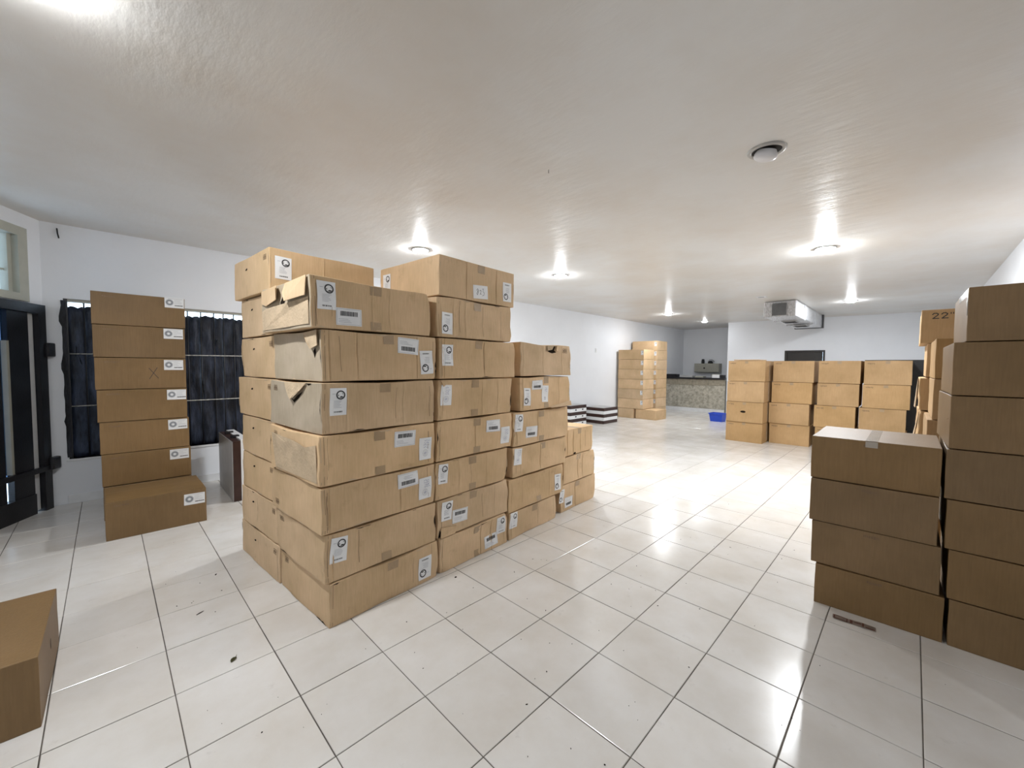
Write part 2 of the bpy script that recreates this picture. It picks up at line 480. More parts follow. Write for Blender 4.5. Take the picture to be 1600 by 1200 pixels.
# back wall (slightly skewed), the bar recess beside it
BW0, BW1 = Vector((13.10, 3.13)), Vector((13.55, YR))
bm = bmesh.new()
d = (BW1-BW0).normalized(); nrm = Vector((-d.y, d.x))  # points to +x
def wall_piece(bm, a, b, z0, z1, th=.15):
    P = [BW0 + d*a, BW0 + d*b, BW0 + d*b + nrm*th, BW0 + d*a + nrm*th]
    lo = [bm.verts.new((p.x, p.y, z0)) for p in P]; hi = [bm.verts.new((p.x, p.y, z1)) for p in P]
    bm.faces.new(lo[::-1]); bm.faces.new(hi)
    for i in range(4): bm.faces.new((lo[i], lo[(i+1) % 4], hi[(i+1) % 4], hi[i]))
DA, DB, DZ = 1.53, 2.48, 2.01
LB = (BW1-BW0).length
wall_piece(bm, 0, DA, 0, H); wall_piece(bm, DB, LB, 0, H); wall_piece(bm, DA, DB, DZ, H)
bmesh.ops.recalc_face_normals(bm, faces=bm.faces)
struct(mesh_obj('wall_back', bm, 'wall'), 'white back wall with the dark doorway')
struct(box('wall_bar_side', (13.27, 14.95, 2.98, 3.13, 0, H), 'wall'), 'side wall of the bar recess')
struct(box('wall_bar_back', (14.75, 14.95, 3.13, YL, 0, H), 'wall'), 'grey shaded back wall of the bar recess')
dd = empty('door_2', (BW0.x + d.x*DA, BW0.y + d.y*DA, 0), math.atan2(d.y, d.x))
struct(dd, 'dark double door in the back wall')
W_ = DB-DA
box('door_frame', (0, .05, -.01, .12, 0, DZ), 'door_dark', dd); box('door_frame', (W_-.05, W_, -.01, .12, 0, DZ), 'door_dark', dd)
box('door_frame', (.05, W_-.05, -.01, .12, DZ-.05, DZ), 'door_dark', dd)
for k in range(2):
    a = .055 + k*(W_-.11)/2
    lf = box('door_leaf', (a-.006, a+(W_-.11)/2-.001, .04, .08, .0, DZ-.049), 'door_dark', dd, bevel=0)
    box('handle', (a + (.36 if k == 0 else .03), a+(.39 if k == 0 else .06), .0, .04, .95, 1.08), 'beige_metal', lf, bevel=.005)
struct(box('baseboard_left', (WX0-.02, 13.0, YL-.014, YL, 0, .095), 'skirting', bevel=.004), 'white skirting along the left wall')

# window: bars, black plastic strips, daylight slit on top
win = empty('window_1', (0, 0, 0)); struct(win, 'window blacked out with plastic sheets behind iron bars')
box('window_frame', (WX0, WX0+.03, YL+.02, YL+.10, WZ0, WZ1), 'bar_metal', win)
box('window_frame', (WX1-.03, WX1, YL+.02, YL+.10, WZ0, WZ1), 'bar_metal', win)
box('window_frame', (WX0+.03, WX1-.03, YL+.02, YL+.10, WZ1-.03, WZ1), 'beige_metal', win)
box('window_sill', (WX0-.02, WX1+.02, YL-.01, YL+.10, WZ0-.025, WZ0), 'skirting', win, bevel=.005)
rw = random.Random(11)
xs = [WX0+.03]
while xs[-1] < WX1-.20: xs.append(xs[-1] + rw.uniform(.095, .15))
xs.append(WX1-.03)
for k, (a, b) in enumerate(zip(xs, xs[1:])):
    bm = bmesh.new()
    top = 2.085 + rw.uniform(-.012, .02); nz, nx = 26, 5
    yb = YL+.075 + rw.uniform(0, .008)
    ph = rw.uniform(0, 6)
    grid = []
    for iz in range(nz+1):
        z = WZ0 + (top-WZ0)*iz/nz
        row = []
        for ix in range(nx+1):
            x = a-.004 + (b-a+.008)*ix/nx
            w = .006*math.sin(ph+ix*1.6+z*2.3) + .005*math.sin(z*17+ph*2+ix) - .012*math.sin(math.pi*ix/nx)
            row.append(bm.verts.new((x, yb+w, z + (.01*math.sin(ph*3+ix*2) if iz == nz else 0))))
        grid.append(row)
    for r0, r1 in zip(grid, grid[1:]):
        for i in range(nx): bm.faces.new((r0[i], r0[i+1], r1[i+1], r1[i]))
    bmesh.ops.solidify(bm, geom=bm.faces[:], thickness=.003)
    mesh_obj('plastic_strip', bm, 'plastic', win, smooth=True)
    if k:
        bm = bmesh.new(); tube(bm, [(a, YL+.045, WZ0), (a+rw.uniform(-.003, .003), YL+.045, WZ1-.03)], .007, 8)
        mesh_obj('window_bar', bm, 'bar_metal', win)
for z in (1.04, 1.60):
    bm = bmesh.new(); tube(bm, [(WX0+.02, YL+.038, z-.006), (WX1-.02, YL+.038, z+.006)], .006, 8)
    mesh_obj('cross_bar', bm, 'bar_light', win)
# ragged plaster edge and peeled sheet corner at the left side of the window
bm = bmesh.new()
pts = []
for k in range(31):
    z = WZ0 + .02 + k*(WZ1-WZ0-.04)/30
    pts.append((WX0-.012-abs(rw.gauss(0, .005)) - (.018 if k in (17, 18, 26, 27) else 0), z))
a = [bm.verts.new((x, YL-.004, z)) for x, z in pts]; b = [bm.verts.new((WX0+.02, YL-.002, z)) for x, z in pts]
for i in range(30): bm.faces.new((a[i], b[i], b[i+1], a[i+1]))
bmesh.ops.solidify(bm, geom=bm.faces[:], thickness=.003)
mesh_obj('sheet_edge', bm, 'plastic', win)
bm = bmesh.new()
for (x, z, l, t) in ((-1.20, 1.62, .10, .1), (-1.17, 1.52, .07, -.2), (-1.1, 1.56, .05, 1.0), (.02, 1.78, .08, .35), (-.12, 1.20, .16, -.08)):
    dx, dz = l/2*math.sin(t), l/2*math.cos(t)
    q = [(x-dx-.004, z-dz), (x-dx+.003, z-dz), (x+dx+.002, z+dz), (x+dx-.003, z+dz)]
    bm.faces.new([bm.verts.new((u, YL+.034, v)) for u, v in q])
bmesh.ops.solidify(bm, geom=bm.faces[:], thickness=.002)
mesh_obj('paint_chip', bm, 'bar_light', win)

# small wall marks: iron nail, crack at the corner, switch plate
bm = bmesh.new(); tube(bm, [(0, 0, .05), (.004, -.006, .0), (.012, -.012, -.05)], .006, 8)
o = mesh_obj('wall_nail', bm, 'black_paint'); o.location = (-1.30, YL-.012, 2.83)
tag(o, 'short black iron stub high on the white wall beside the corner', 'nail')
t = empty('wall_switch', (8.70, YL, 1.95)); tag(t, 'small white plate high on the long white wall above dark and white cases', 'switch')
box('plate', (-.04, .04, -.012, 0, -.06, .06), 'skirting', t, bevel=.003); box('rocker', (-.014, .014, -.020, -.012, -.03, .03), 'white_gloss', t, bevel=.002)

# ------------------------------------------------------------------ ceiling lamps
def lamp(x, y, lit, label, proud=.033, R=.112, tilt=(0, 0)):
    t = empty('ceiling_lamp', (x, y, H)); tag(t, label, 'lamp', 'recessed ceiling lamps')
    bm = bmesh.new(); lathe(bm, [(R-.026, -.004), (R-.022, -.013), (R-.008, -.012), (R, -.006), (R, 0)], 40); mesh_obj('trim_ring', bm, 'chrome_trim', t)
    bm = bmesh.new(); lathe(bm, [(0, -.0015), (R-.025, -.002)], 40); mesh_obj('can', bm, 'can_dark', t)
    rb = R*.62
    bm = bmesh.new()
    prof = [(rb*.82, -.002), (rb*.97, -proud*.35), (rb, -proud*.55)]
    for k in range(1, 8):
        a = math.pi/2*k/7
        prof.append((rb*math.cos(a), -proud*.55 - proud*.45*math.sin(a)))
    prof[-1] = (0, -proud)
    lathe(bm, prof, 32); bmesh.ops.recalc_face_normals(bm, faces=bm.faces)
    b = mesh_obj('bulb', bm, 'bulb_'+lit if lit else 'bulb_off', t)
    b.rotation_euler = (tilt[0], tilt[1], 0)
    return t
lamp(2.12, -.38, False, 'unlit recessed ceiling lamp with frosted bulb and metal ring', .07, tilt=(.22, -.12))
lamp(5.10, -.32, 'strong', 'lit ceiling lamp with wide glow on the ceiling above the open floor')
lamp(10.2, -.13, 'medium', 'lit ceiling lamp to the right of the foil duct')
lamp(1.80, 3.26, 'plain', 'bright ceiling lamp just above the top of the big carton stack')
lamp(4.09, 2.87, 'medium', 'lit ceiling lamp over the far end of the big stack')
lamp(9.80, 3.64, 'plain', 'small bright ceiling lamp, left of the two near the bar')
lamp(12.2, 3.55, 'weak', 'small bright ceiling lamp, right of the two near the bar')
lamp(-1.14, 1.18, 'plain', 'bright ceiling lamp at the top left edge of the picture')

# ------------------------------------------------------------------ cartons
FACES = {'front': 0, 'left': 1, 'right': 2, 'back': 3, 'top': 4, 'bottom': 5}

class Carton:
    """A corrugated carton: local x = width, -y = front, z = up from its base; one deformable shell plus decals."""
    def __init__(self, name, w, d, h, seed, wear=.5, mat='card', creases=(), res=.055, r=None, dusty_left=False, lid=True):
        self.w, self.d, self.h = w, d, h
        rr = self.r = random.Random(seed)
        k = self.wear = wear
        U = rr.uniform
        self.bul = [U(-.009, .003)*(.4+k), U(-.009, .003)*(.4+k), U(-.006, .003)*(.4+k), U(-.006, .003)*(.4+k)]
        self.sag = U(.0, .010)*k
        self.ph = [U(0, 6.28) for _ in range(12)]
        self.na = .001 + .0055*k*k
        self.es = [U(0, .011)*k*k, U(0, .009)*k*k, U(.5, 2.2)]
        self.shear = (U(-.007, .007)*k, U(-.004, .007)*k)
        self.dents = []
        for _ in range(int(round(3*k + U(0, 1.4)))):
            c = Vector((rr.choice((-1, 1))*w/2, rr.choice((-1, -1, 1))*d/2, rr.choice((0, 1))*h))
            self.dents.append((c, U(.004, .015)*k, U(.025, .065)))
        for _ in range(int(round(2*k))):
            c = Vector((U(-.4, .4)*w, -d/2, U(.1, .9)*h)); self.dents.append((c, U(.004, .010)*k, U(.05, .12)))
        self.crx = list(creases)
        r = r if r is not None else .003 + .0025*k
        self.rad = r
        def axis(a, b, extra=()):
            n = max(3, int(round((b-a)/res)))
            v = [a, a+r] + [a+r+(b-a-2*r)*i/n for i in range(1, n)] + [b-r, b]
            for e in extra: v = [q for q in v if not (e-.016 < q < e+.016) or q in (a, a+r, b-r, b)] + [e-.007, e, e+.007]
            return sorted(set(round(q, 5) for q in v))
        ax = axis(-w/2, w/2, [c for c in self.crx if abs(c) < w/2-.04])
        ay = axis(-d/2, d/2); az = axis(0, h)
        bm = bmesh.new(); vd = {}
        def vert(x, y, z):
            key = (round(x, 5), round(y, 5), round(z, 5))
            if key not in vd:
                q = Vector((min(max(x, -w/2+r), w/2-r), min(max(y, -d/2+r), d/2-r), min(max(z, r), h-r)))
                e = Vector((x, y, z)) - q
                p = q + e.normalized()*r if e.length > 1e-9 else q
                vd[key] = bm.verts.new(self.D(p))
            return vd[key]
        def grid(us, vs, fn, mi):
            for u0, u1 in zip(us, us[1:]):
                for v0, v1 in zip(vs, vs[1:]):
                    f = bm.faces.new((vert(*fn(u0, v0)), vert(*fn(u1, v0)), vert(*fn(u1, v1)), vert(*fn(u0, v1))))
                    f.material_index = mi; f.smooth = True
        grid(ax, az, lambda u, v: (u, -d/2, v), 0)
        grid(ax[::-1], az, lambda u, v: (u, d/2, v), 0)
        grid(ay[::-1], az, lambda u, v: (-w/2, u, v), 1 if dusty_left else 0)
        grid(ay, az, lambda u, v: (w/2, u, v), 0)
        grid(ax, ay, lambda u, v: (u, v, h), 0)
        grid(ax, ay[::-1], lambda u, v: (u, v, 0), 0)
        self.o = mesh_obj(name, bm, [mat, 'card_dust'] if dusty_left else mat)
        self.o.data.set_sharp_from_angle(angle=math.radians(19))

    def D(self, p):
        w, d, h = self.w, self.d, self.h
        x, y, z = p
        bx, by, bz = max(0, 1-(2*x/w)**2), max(0, 1-(2*y/d)**2), max(0, 1-(2*z/h-1)**2)
        fx, fy = abs(2*x/w)**6, abs(2*y/d)**6
        q = Vector((x, y, z))
        if y < 0: q.y -= fy*self.bul[0]*bx*bz
        else: q.y += fy*self.bul[1]*bx*bz
        if x < 0: q.x -= fx*self.bul[2]*by*bz
        else: q.x += fx*self.bul[3]*by*bz
        t = z/h
        q.z -= self.sag*(t**3)*bx*by + (t**5)*(self.es[0]*fy*bx**self.es[2] + self.es[1]*fx*by)
        q.z += (1-t)**5*(.5*self.es[1]*fy*bx**2)
        ph, a = self.ph, self.na
        q.x += fx*a*math.sin(ph[0]+y*9+z*13)*math.sin(ph[1]+z*19+y*5)
        q.y += fy*a*math.sin(ph[2]+x*8+z*11)*math.sin(ph[3]+z*21+x*6) - 0
        q.z += -(t**4)*a*.9*(1+math.sin(ph[4]+x*11)*math.sin(ph[5]+y*9))
        q.x += self.shear[0]*t; q.y += self.shear[1]*t
        for c, s, rad in self.dents:
            g = math.exp(-((q-c).length/rad)**2)
            dirn = Vector((-c.x, -c.y*.9, (h/2-c.z)*.35)).normalized()
            if c.z < .01: dirn.z = max(0, dirn.z)
            q += dirn*s*g
        if y < -d/2+.02:
            for c in self.crx:
                g = max(0, 1-abs(x-c)/.0069); q.y += .0065*g*(.35+.65*bz)*(1 if self.ph[6] < 4 else -.5)
        q.z = max(q.z, 0.0)
        return q

    def P(self, face, u, v, lift):
        w, d, h = self.w, self.d, self.h
        if face == 'front': p, n = (u, -d/2, v), Vector((0, -1, 0))
        elif face == 'left': p, n = (-w/2, -u, v), Vector((-1, 0, 0))
        elif face == 'right': p, n = (w/2, u, v), Vector((1, 0, 0))
        elif face == 'back': p, n = (-u, d/2, v), Vector((0, 1, 0))
        else: p, n = (u, v, h), Vector((0, 0, 1))
        return self.D(Vector(p)) + n*lift

    def patch(self, bm, face, cu, cv, w, h, rot, lift, mi, nu=5, nv=5, box=None, thick=0):
        """curved rectangle given in label space; box = (x0,x1,y0,y1) as fractions of the label"""
        x0, x1, y0, y1 = box or (0, 1, 0, 1)
        c, s = math.cos(rot), math.sin(rot)
        g = []
        for i in range(nu+1):
            row = []
            for j in range(nv+1):
                a = (x0+(x1-x0)*i/nu-.5)*w; b = (y0+(y1-y0)*j/nv-.5)*h
                row.append(bm.verts.new(self.P(face, cu+a*c-b*s, cv+a*s+b*c, lift)))
            g.append(row)
        for i in range(nu):
            for j in range(nv):
                bm.faces.new((g[i][j], g[i+1][j], g[i+1][j+1], g[i][j+1])).material_index = mi

    def poly(self, bm, face, cu, cv, w, h, rot, lift, mi, pts):
        c, s = math.cos(rot), math.sin(rot)
        vs = []
        for x, y in pts:
            a, b = (x-.5)*w, (y-.5)*h
            vs.append(bm.verts.new(self.P(face, cu+a*c-b*s, cv+a*s+b*c, lift)))
        f = bm.faces.new(vs); f.material_index = mi

    def stroke(self, bm, face, cu, cv, w, h, rot, lift, mi, pts, wid):
        asp = w/h
        for (xa, ya), (xb, yb) in zip(pts, pts[1:]):
            dx, dy = (xb-xa)*asp, yb-ya
            l = math.hypot(dx, dy) or 1e-6
            nx, ny = -dy/l*wid/asp, dx/l*wid
            ex, ey = dx/l*wid*.7/asp, dy/l*wid*.7
            self.poly(bm, face, cu, cv, w, h, rot, lift, mi, [(xa+nx-ex, ya+ny-ey), (xa-nx-ex, ya-ny-ey), (xb-nx+ex, yb-ny+ey), (xb+nx+ex, yb+ny+ey)])

    def ring(self, bm, face, cu, cv, w, h, rot, lift, mi, x, y, ro, ri, n=22):
        asp = w/h
        for k in range(n):
            a, b = 2*math.pi*k/n, 2*math.pi*(k+1)/n
            self.poly(bm, face, cu, cv, w, h, rot, lift, mi, [(x+ro/asp*math.cos(a), y+ro*math.sin(a)), (x+ro/asp*math.cos(b), y+ro*math.sin(b)),
                (x+ri/asp*math.cos(b), y+ri*math.sin(b)), (x+ri/asp*math.cos(a), y+ri*math.sin(a))])

    def label(self, face, kind, cu, cv, w, h, rot=0.0):
        """stick a paper label on a face. P emblem label, Pd the same upside down, B barcode, H handwritten, L landscape emblem, N number"""
        bm = bmesh.new()
        rr = self.r
        rot = math.radians(rot)
        lift = .0022
        A = (face, cu, cv, w, h, rot)
        self.patch(bm, *A, lift, 0, 6, 6)
        if kind == 'Pd':
            A = (face, cu, cv, w, h, rot+math.pi); kind = 'P'
        l2 = lift+.0008
        rect = lambda x0, x1, y0, y1, mi: self.patch(bm, *A, l2, mi, 2, 1, (x0, x1, y0, y1))
        if kind == 'P':
            self.ring(bm, *A, l2, 1, .64, .74, .170, .122, 28)
            # animal-like mark inside the ring
            self.poly(bm, *A, l2, 1, [(.55, .64), (.74, .64), (.80, .69), (.74, .685), (.66, .70), (.59, .67)])
            self.poly(bm, *A, l2, 1, [(.47, .71), (.52, .70), (.53, .74), (.50, .77)])
            self.poly(bm, *A, l2, 1, [(.70, .82), (.77, .79), (.79, .75), (.75, .77)])
            rect(.14, .32, .775, .79, 2)
            for k in range(6):
                y = .52 - k*.048
                rect(.25, .25+rr.uniform(.3, .5), y, y+.012, 2)
            x = .26
            while x < .76:
                b = rr.uniform(.012, .03); rect(x, x+b, .10, .155, 1); x += b + rr.uniform(.01, .03)
        elif kind == 'B':
            up_ = rr.random() < .5
            y0 = .18 if not up_ else .55
            x = .17
            while x < .82:
                b = rr.uniform(.012, .035); rect(x, x+b, y0, y0+.27, 1); x += b + rr.uniform(.008, .022)
            t0 = .58 if not up_ else .18
            for k in range(3): rect(.10, .10+rr.uniform(.3, .65), t0+k*.09, t0+k*.09+.02, 2)
            for a_ in ((.03, .97, .93, .945), (.03, .97, .055, .07), (.03, .04, .07, .93), (.96, .97, .07, .93)): rect(*a_, 2)
        elif kind in ('H', 'H2'):
            for k in range(4 if kind == 'H' else 3):
                y = .86 - k*.10; x = .35 + .1*rr.random(); pts = []
                for s in range(9): pts.append((x+s*.05*rr.uniform(.7, 1.2), y+rr.uniform(-.04, .04)))
                self.stroke(bm, *A, l2, 3, pts, .006)
            if kind == 'H':
                self.ring(bm, *A, l2, 2, .5, .30, .15, .138); self.ring(bm, *A, l2, 2, .5, .30, .09, .080)
                self.stroke(bm, *A, l2, 3, [(.40, .28), (.52, .34), (.47, .26), (.6, .32)], .007)
            else:
                for k in range(2): rect(.35, .65, .25-k*.1, .30-k*.1, 2)
        elif kind == 'L':
            self.ring(bm, *A, l2, 2, .25, .52, .31, .22); self.ring(bm, *A, l2, 2, .25, .52, .19, .10); self.ring(bm, *A, l2, 1, .25, .52, .225, .185)
            rect(.18, .92, .88, .905, 2)
            for k in range(4): rect(.48, .48+rr.uniform(.2, .42), .76-k*.11, .78-k*.11, 2)
            x = .52
            while x < .94:
                b = rr.uniform(.02, .05); rect(x, x+b, .20, .29, 1); x += b + .012
        elif kind == 'N':     # handwritten 823
            self.stroke(bm, *A, l2, 1, [(.36, .62), (.30, .74), (.24, .64), (.34, .48), (.28, .28), (.22, .38), (.33, .56), (.36, .62)], .014)
            self.stroke(bm, *A, l2, 1, [(.44, .58), (.50, .66), (.54, .56), (.45, .34), (.50, .38), (.56, .34)], .014)
            self.stroke(bm, *A, l2, 1, [(.62, .74), (.70, .76), (.66, .56), (.74, .48), (.72, .30), (.62, .24)], .014)
        o = mesh_obj('shipping_label', bm, ['paper', 'ink', 'grey_ink', 'blue_ink'], self.o)
        return o

    def tape(self, face, cu, cv, w, h, mat='tape', rot=0, name='packing_tape', lift=.0016):
        bm = bmesh.new(); self.patch(bm, face, cu, cv, w, h, math.radians(rot), lift, 0, max(2, int(w/.04)), max(2, int(h/.04)))
        return mesh_obj(name, bm, mat, self.o, smooth=True)

    def mark(self, face, cu, cv, s=.055):
        """printed carton symbols"""
        bm = bmesh.new(); A = (face, cu, cv, s*1.7, s, 0)
        for x in (0.02, .52):
            for q in ((x, x+.44, .92, 1), (x, x+.44, 0, .08), (x, x+.05, .08, .92), (x+.39, x+.44, .08, .92), (x+.14, x+.30, .25, .7)):
                self.patch(bm, *A, .0014, 0, 1, 1, q)
        return mesh_obj('printed_mark', bm, 'print', self.o)

    def smudge(self, face, cu, cv, w=.09, h=.018):
        bm = bmesh.new(); x = 0.0; A = (face, cu, cv, w, h, 0)
        while x < 1:
            b = self.r.uniform(.05, .14); self.patch(bm, *A, .0014, 0, 1, 1, (x, min(1, x+b), self.r.uniform(0, .3), self.r.uniform(.7, 1))); x += b+.05
        return mesh_obj('printed_mark', bm, 'print', self.o)

    def hand_hole(self, face, cu, cv, w=.085, h=.028, rot=0):
        bm = bmesh.new(); self.poly(bm, face, cu, cv, w, h, rot, .0016, 0, [(.5+.5*math.cos(a*math.pi/8)*(1-.1*math.sin(a*3)), .5+.5*math.sin(a*math.pi/8)) for a in range(16)])
        return mesh_obj('hand_hole', bm, 'hole', self.o)

    def flap(self, face, pts, mat='card_raw', name='torn_flap', th=.004):
        """torn cardboard: outline of (u, v, lift) with real thickness"""
        bm = bmesh.new()
        lo = [bm.verts.new(self.P(face, u, v, l+.001)) for u, v, l in pts]; hi = [bm.verts.new(self.P(face, u, v, l+.001+th)) for u, v, l in pts]
        n = len(pts)
        bm.faces.new(hi); bm.faces.new(lo[::-1])
        for i in range(n): bm.faces.new((lo[i], lo[(i+1) % n], hi[(i+1) % n], hi[i]))
        bmesh.ops.triangulate(bm, faces=[f for f in bm.faces if len(f.verts) > 4])
        return mesh_obj(name, bm, mat, self.o)

    def hole(self, face, pts):
        bm = bmesh.new(); f = bm.faces.new([bm.verts.new(self.P(face, u, v, .0018)) for u, v in pts])
        bmesh.ops.triangulate(bm, faces=bm.faces[:])
        return mesh_obj('torn_hole', bm, 'hole', self.o)

    def fray(self, faces=('front',), n=4):
        """worn slivers of raw paper and dark splits along the edges"""
        rr = self.r
        bm = bmesh.new()
        for face in faces:
            W = self.w if face == 'front' else self.d
            Hh = self.h
            for _ in range(n):
                side = rr.choice(('top', 'top', 'bot', 'bot', 'l', 'r'))
                ln, th = rr.uniform(.03, .14), rr.uniform(.003, .011)
                mi = 0 if rr.random() < .72 else 1
                if side in ('l', 'r'): ln = min(ln, .1); c0 = rr.uniform(.02, Hh-.02-ln)
                else: c0 = rr.uniform(-W/2+.01, W/2-.01-ln)
                m_ = 6; edge = []; inner = []
                for i in range(m_+1):
                    a = c0 + ln*i/m_; b = th*math.sin(math.pi*(i+.3)/(m_+.6))*rr.uniform(.35, 1.2)
                    if side == 'top': edge.append((a, Hh-.0045)); inner.append((a, Hh-.0045-b))
                    elif side == 'bot': edge.append((a, .004)); inner.append((a, .004+b))
                    elif side == 'l': edge.append((-W/2+.0045, a)); inner.append((-W/2+.0045+b, a))
                    else: edge.append((W/2-.0045, a)); inner.append((W/2-.0045-b, a))
                e = [bm.verts.new(self.P(face, u, v, .0026)) for u, v in edge]; q = [bm.verts.new(self.P(face, u, v, .0022)) for u, v in inner]
                for i in range(m_):
                    f = bm.faces.new((e[i], e[i+1], q[i+1], q[i])); f.material_index = mi
        bm.normal_update()
        o = mesh_obj('frayed_edge', bm, ['card_raw', 'hole'], self.o); o['kind'] = 'stuff'
        return o

    def creaseline(self, face, pts, wid=.0016, mat='print', name='fold_shade_line'):  # by default a dark stroke painting the shade of a crease
        bm = bmesh.new()
        self.stroke(bm, face, 0, 0, 1, 1, 0, .0014, 0, [(u+.5, v+.5) for u, v in pts], wid)
        return mesh_obj(name, bm, mat, self.o)

    def place(self, corner, z, yaw):
        c, s = math.cos(yaw), math.sin(yaw)
        self.o.location = (corner[0] + c*self.w/2 - s*self.d/2, corner[1] + s*self.w/2 + c*self.d/2, z)
        self.o.rotation_euler = (0, 0, yaw)
        return self

ORD = ['bottom', 'second', 'third', 'fourth', 'fifth', 'sixth', 'seventh', 'eighth']
seed = [100]
def carton(corner, z0, z1, w, d, yaw, label, group, wear=.5, mat='card', creases=None, gap=.004, **kw):
    seed[0] += 1
    rr = random.Random(seed[0]*7)
    if creases is None:
        creases = [rr.uniform(-.32, .32)*w for _ in range(rr.choice((0, 1, 1, 2)))] if wear > .3 else []
        if wear > .45 and rr.random() < .6: creases.append(-w/2+.045)
        creases = sorted(creases)
        creases = [c for i, c in enumerate(creases) if i == 0 or c-creases[i-1] > .04]
    c = Carton('cardboard_box', w, d, z1-z0-gap, seed[0], wear, mat, creases, **kw)
    c.place(corner, z0, yaw)
    tag(c.o, label, 'box', group)
    return c

# ---- the big stack of worn cartons, turned 3.8 degrees
SA = math.radians(3.8); SO = Vector((-.138, 1.16))
E1 = Vector((math.cos(SA), math.sin(SA))); E2 = Vector((-math.sin(SA), math.cos(SA)))
GBIG = 'worn cartons of the big stack'
B = {}
LZ = [0, .264, .545, .82, 1.11, 1.405, 1.70, 1.99, 2.275]
LZD = [0, .238, .53, .80, 1.105, 1.41, 1.715]
LZE = [0, .285, .570, .852]
big = {
 'A': ([.011, -.010, -.024, -.034, -.023, -.009, -.065], [.786, .768, .757, .759, .748, .776, .727], LZ, 'near corner column'),
 'C': ([.804, .782, .771, .777, .789, .799, .783, .800], [1.526, 1.536, 1.527, 1.573, 1.57, 1.599, 1.563, 1.596], LZ, 'second long-side column'),
 'D': ([1.553, 1.552, 1.600, 1.605, 1.688, 1.702], [2.264, 2.383, 2.423, 2.446, 2.462, 2.490], LZD, 'third long-side column'),
 'E': ([2.400, 2.435, 2.458], [3.092, 3.053, 3.016], LZE, 'low end column'),
}
JV = [.731, .748, .791, .754, .786, .725, .768]     # where near and rear boxes of the left side meet
FV = [1.523, 1.504, 1.483, 1.479, 1.522, 1.453, 1.432]
extra_words = {'A1': 'with an upside-down emblem label', 'A2': 'emblem label at its left', 'A3': 'tilted barcode label', 'A4': 'two labels at its right', 'A5': 'torn left side',
  'A6': 'grey dusty left side', 'A7': 'burst open left end', 'C8': 'handwritten 823 note', 'D6': 'torn hole at top', 'D5': 'three labels'}
rv = random.Random(3)
for col, (ul, ur, lz, words) in big.items():
    for k in range(len(ul)):
        v0 = {'A': .02, 'C': .022, 'D': .024, 'E': .06}[col] + rv.uniform(-.006, .006)
        if col == 'C' and k == 7: v0 = .02
        dep = JV[k] - v0 - .012 if col == 'A' else .745
        pos = SO + E1*ul[k] + E2*v0
        key = col+str(k+1)
        ex = extra_words.get(key, '')
        top = k == len(ul)-1
        lab = 'worn carton, %s in the big stack\'s %s%s' % (('top' if top else ORD[k] + ('' if k == 0 else ' up')), words, (', '+ex) if ex else '')
        B[key] = carton(pos, lz[k], lz[k+1], ur[k]-ul[k], dep, SA + math.radians(rv.uniform(-.35, .35)), lab, GBIG,
                        wear={'A': .8, 'C': .85, 'D': .95, 'E': .8}[col] if key != 'C8' else .35,
                        dusty_left=key in ('A5', 'A6', 'A7'), res=.042)
        B[key].u0 = (ul[k]+ur[k])/2; B[key].z0 = lz[k]
for k in range(8):
    if k < 7: v0, v1, u0, u1 = JV[k]+.008, FV[k], rv.uniform(-.012, .01), .755
    else: v0, v1, u0, u1 = .752, 1.50, -.02, .735
    pos = SO + E1*u0 + E2*v0
    lab = 'worn carton, %s of the rear left column of the big stack' % ('top' if k == 7 else ORD[k] + ('' if k == 0 else ' up'))
    B['F%d' % (k+1)] = c = carton(pos, LZ[k], LZ[k+1], u1-u0, v1-v0, SA + math.radians(rv.uniform(-.3, .3)), lab, GBIG, wear=.75 if k < 7 else .45)
    c.u0 = (u0+u1)/2; c.z0 = LZ[k]
LABELS = [('A7','P',0.022,1.882,.104,.155,1),('A7','B',0.152,1.773,.155,.099,0),('A6','B',0.554,1.624,.157,.103,-4),('A6','Pd',0.696,1.520,.103,.158,3),
('A5','P',0.072,1.292,.098,.157,0),('A4','B',0.517,1.025,.158,.102,-2),('A4','H',0.678,0.934,.101,.150,-1),('A3','B',0.540,0.752,.154,.098,2),
('A3','H',0.675,0.663,.102,.148,0),('A2','P',0.074,0.439,.100,.148,-4),('A1','Pd',0.676,0.106,.103,.156,0),('C8','N',1.202,2.063,.156,.101,4),
('C8','Pd',1.509,2.105,.103,.154,1),('C7','Pd',0.880,1.800,.100,.153,-2),('C6','P',0.876,1.574,.105,.152,0),('C5','H',0.864,1.289,.102,.148,-2),
('C4','B',1.350,1.019,.160,.098,-3),('C4','H',1.491,0.925,.104,.138,-1),('C3','P',0.838,0.727,.084,.145,-4),('C2','P',0.872,0.447,.101,.142,-5),
('C2','B',1.003,0.379,.155,.098,-3),('C1','P',1.452,0.173,.104,.140,0),('C1','B',1.338,0.078,.150,.098,3),('D5','B',1.934,1.331,.154,.088,0),
('D5','Pd',1.784,1.228,.095,.158,-3),('D5','H2',2.053,1.243,.100,.155,-3),('D4','P',1.681,1.007,.104,.155,-3),('D4','B',1.858,0.907,.165,.102,-2),
('D3','H',1.669,0.712,.106,.146,-4),('D2','Pd',2.291,0.355,.102,.156,-4),('D1','P',1.617,0.164,.100,.140,-2),('E1','Pd',2.415,0.172,.085,.140,-5),('E1','B',2.546,0.085,.147,.104,-1)]
for key, kind, u, z, w, h, rot in LABELS:
    c = B[key]; c.label('front', kind, u-c.u0, z-c.z0, w, h, rot)
c = B['F8']; c.label('front', 'P', .065-c.u0, 2.145-c.z0, .103, .150, -1)
B['C8'].label('left', 'P', -.28, .155, .103, .15, 0)
rq = random.Random(21)
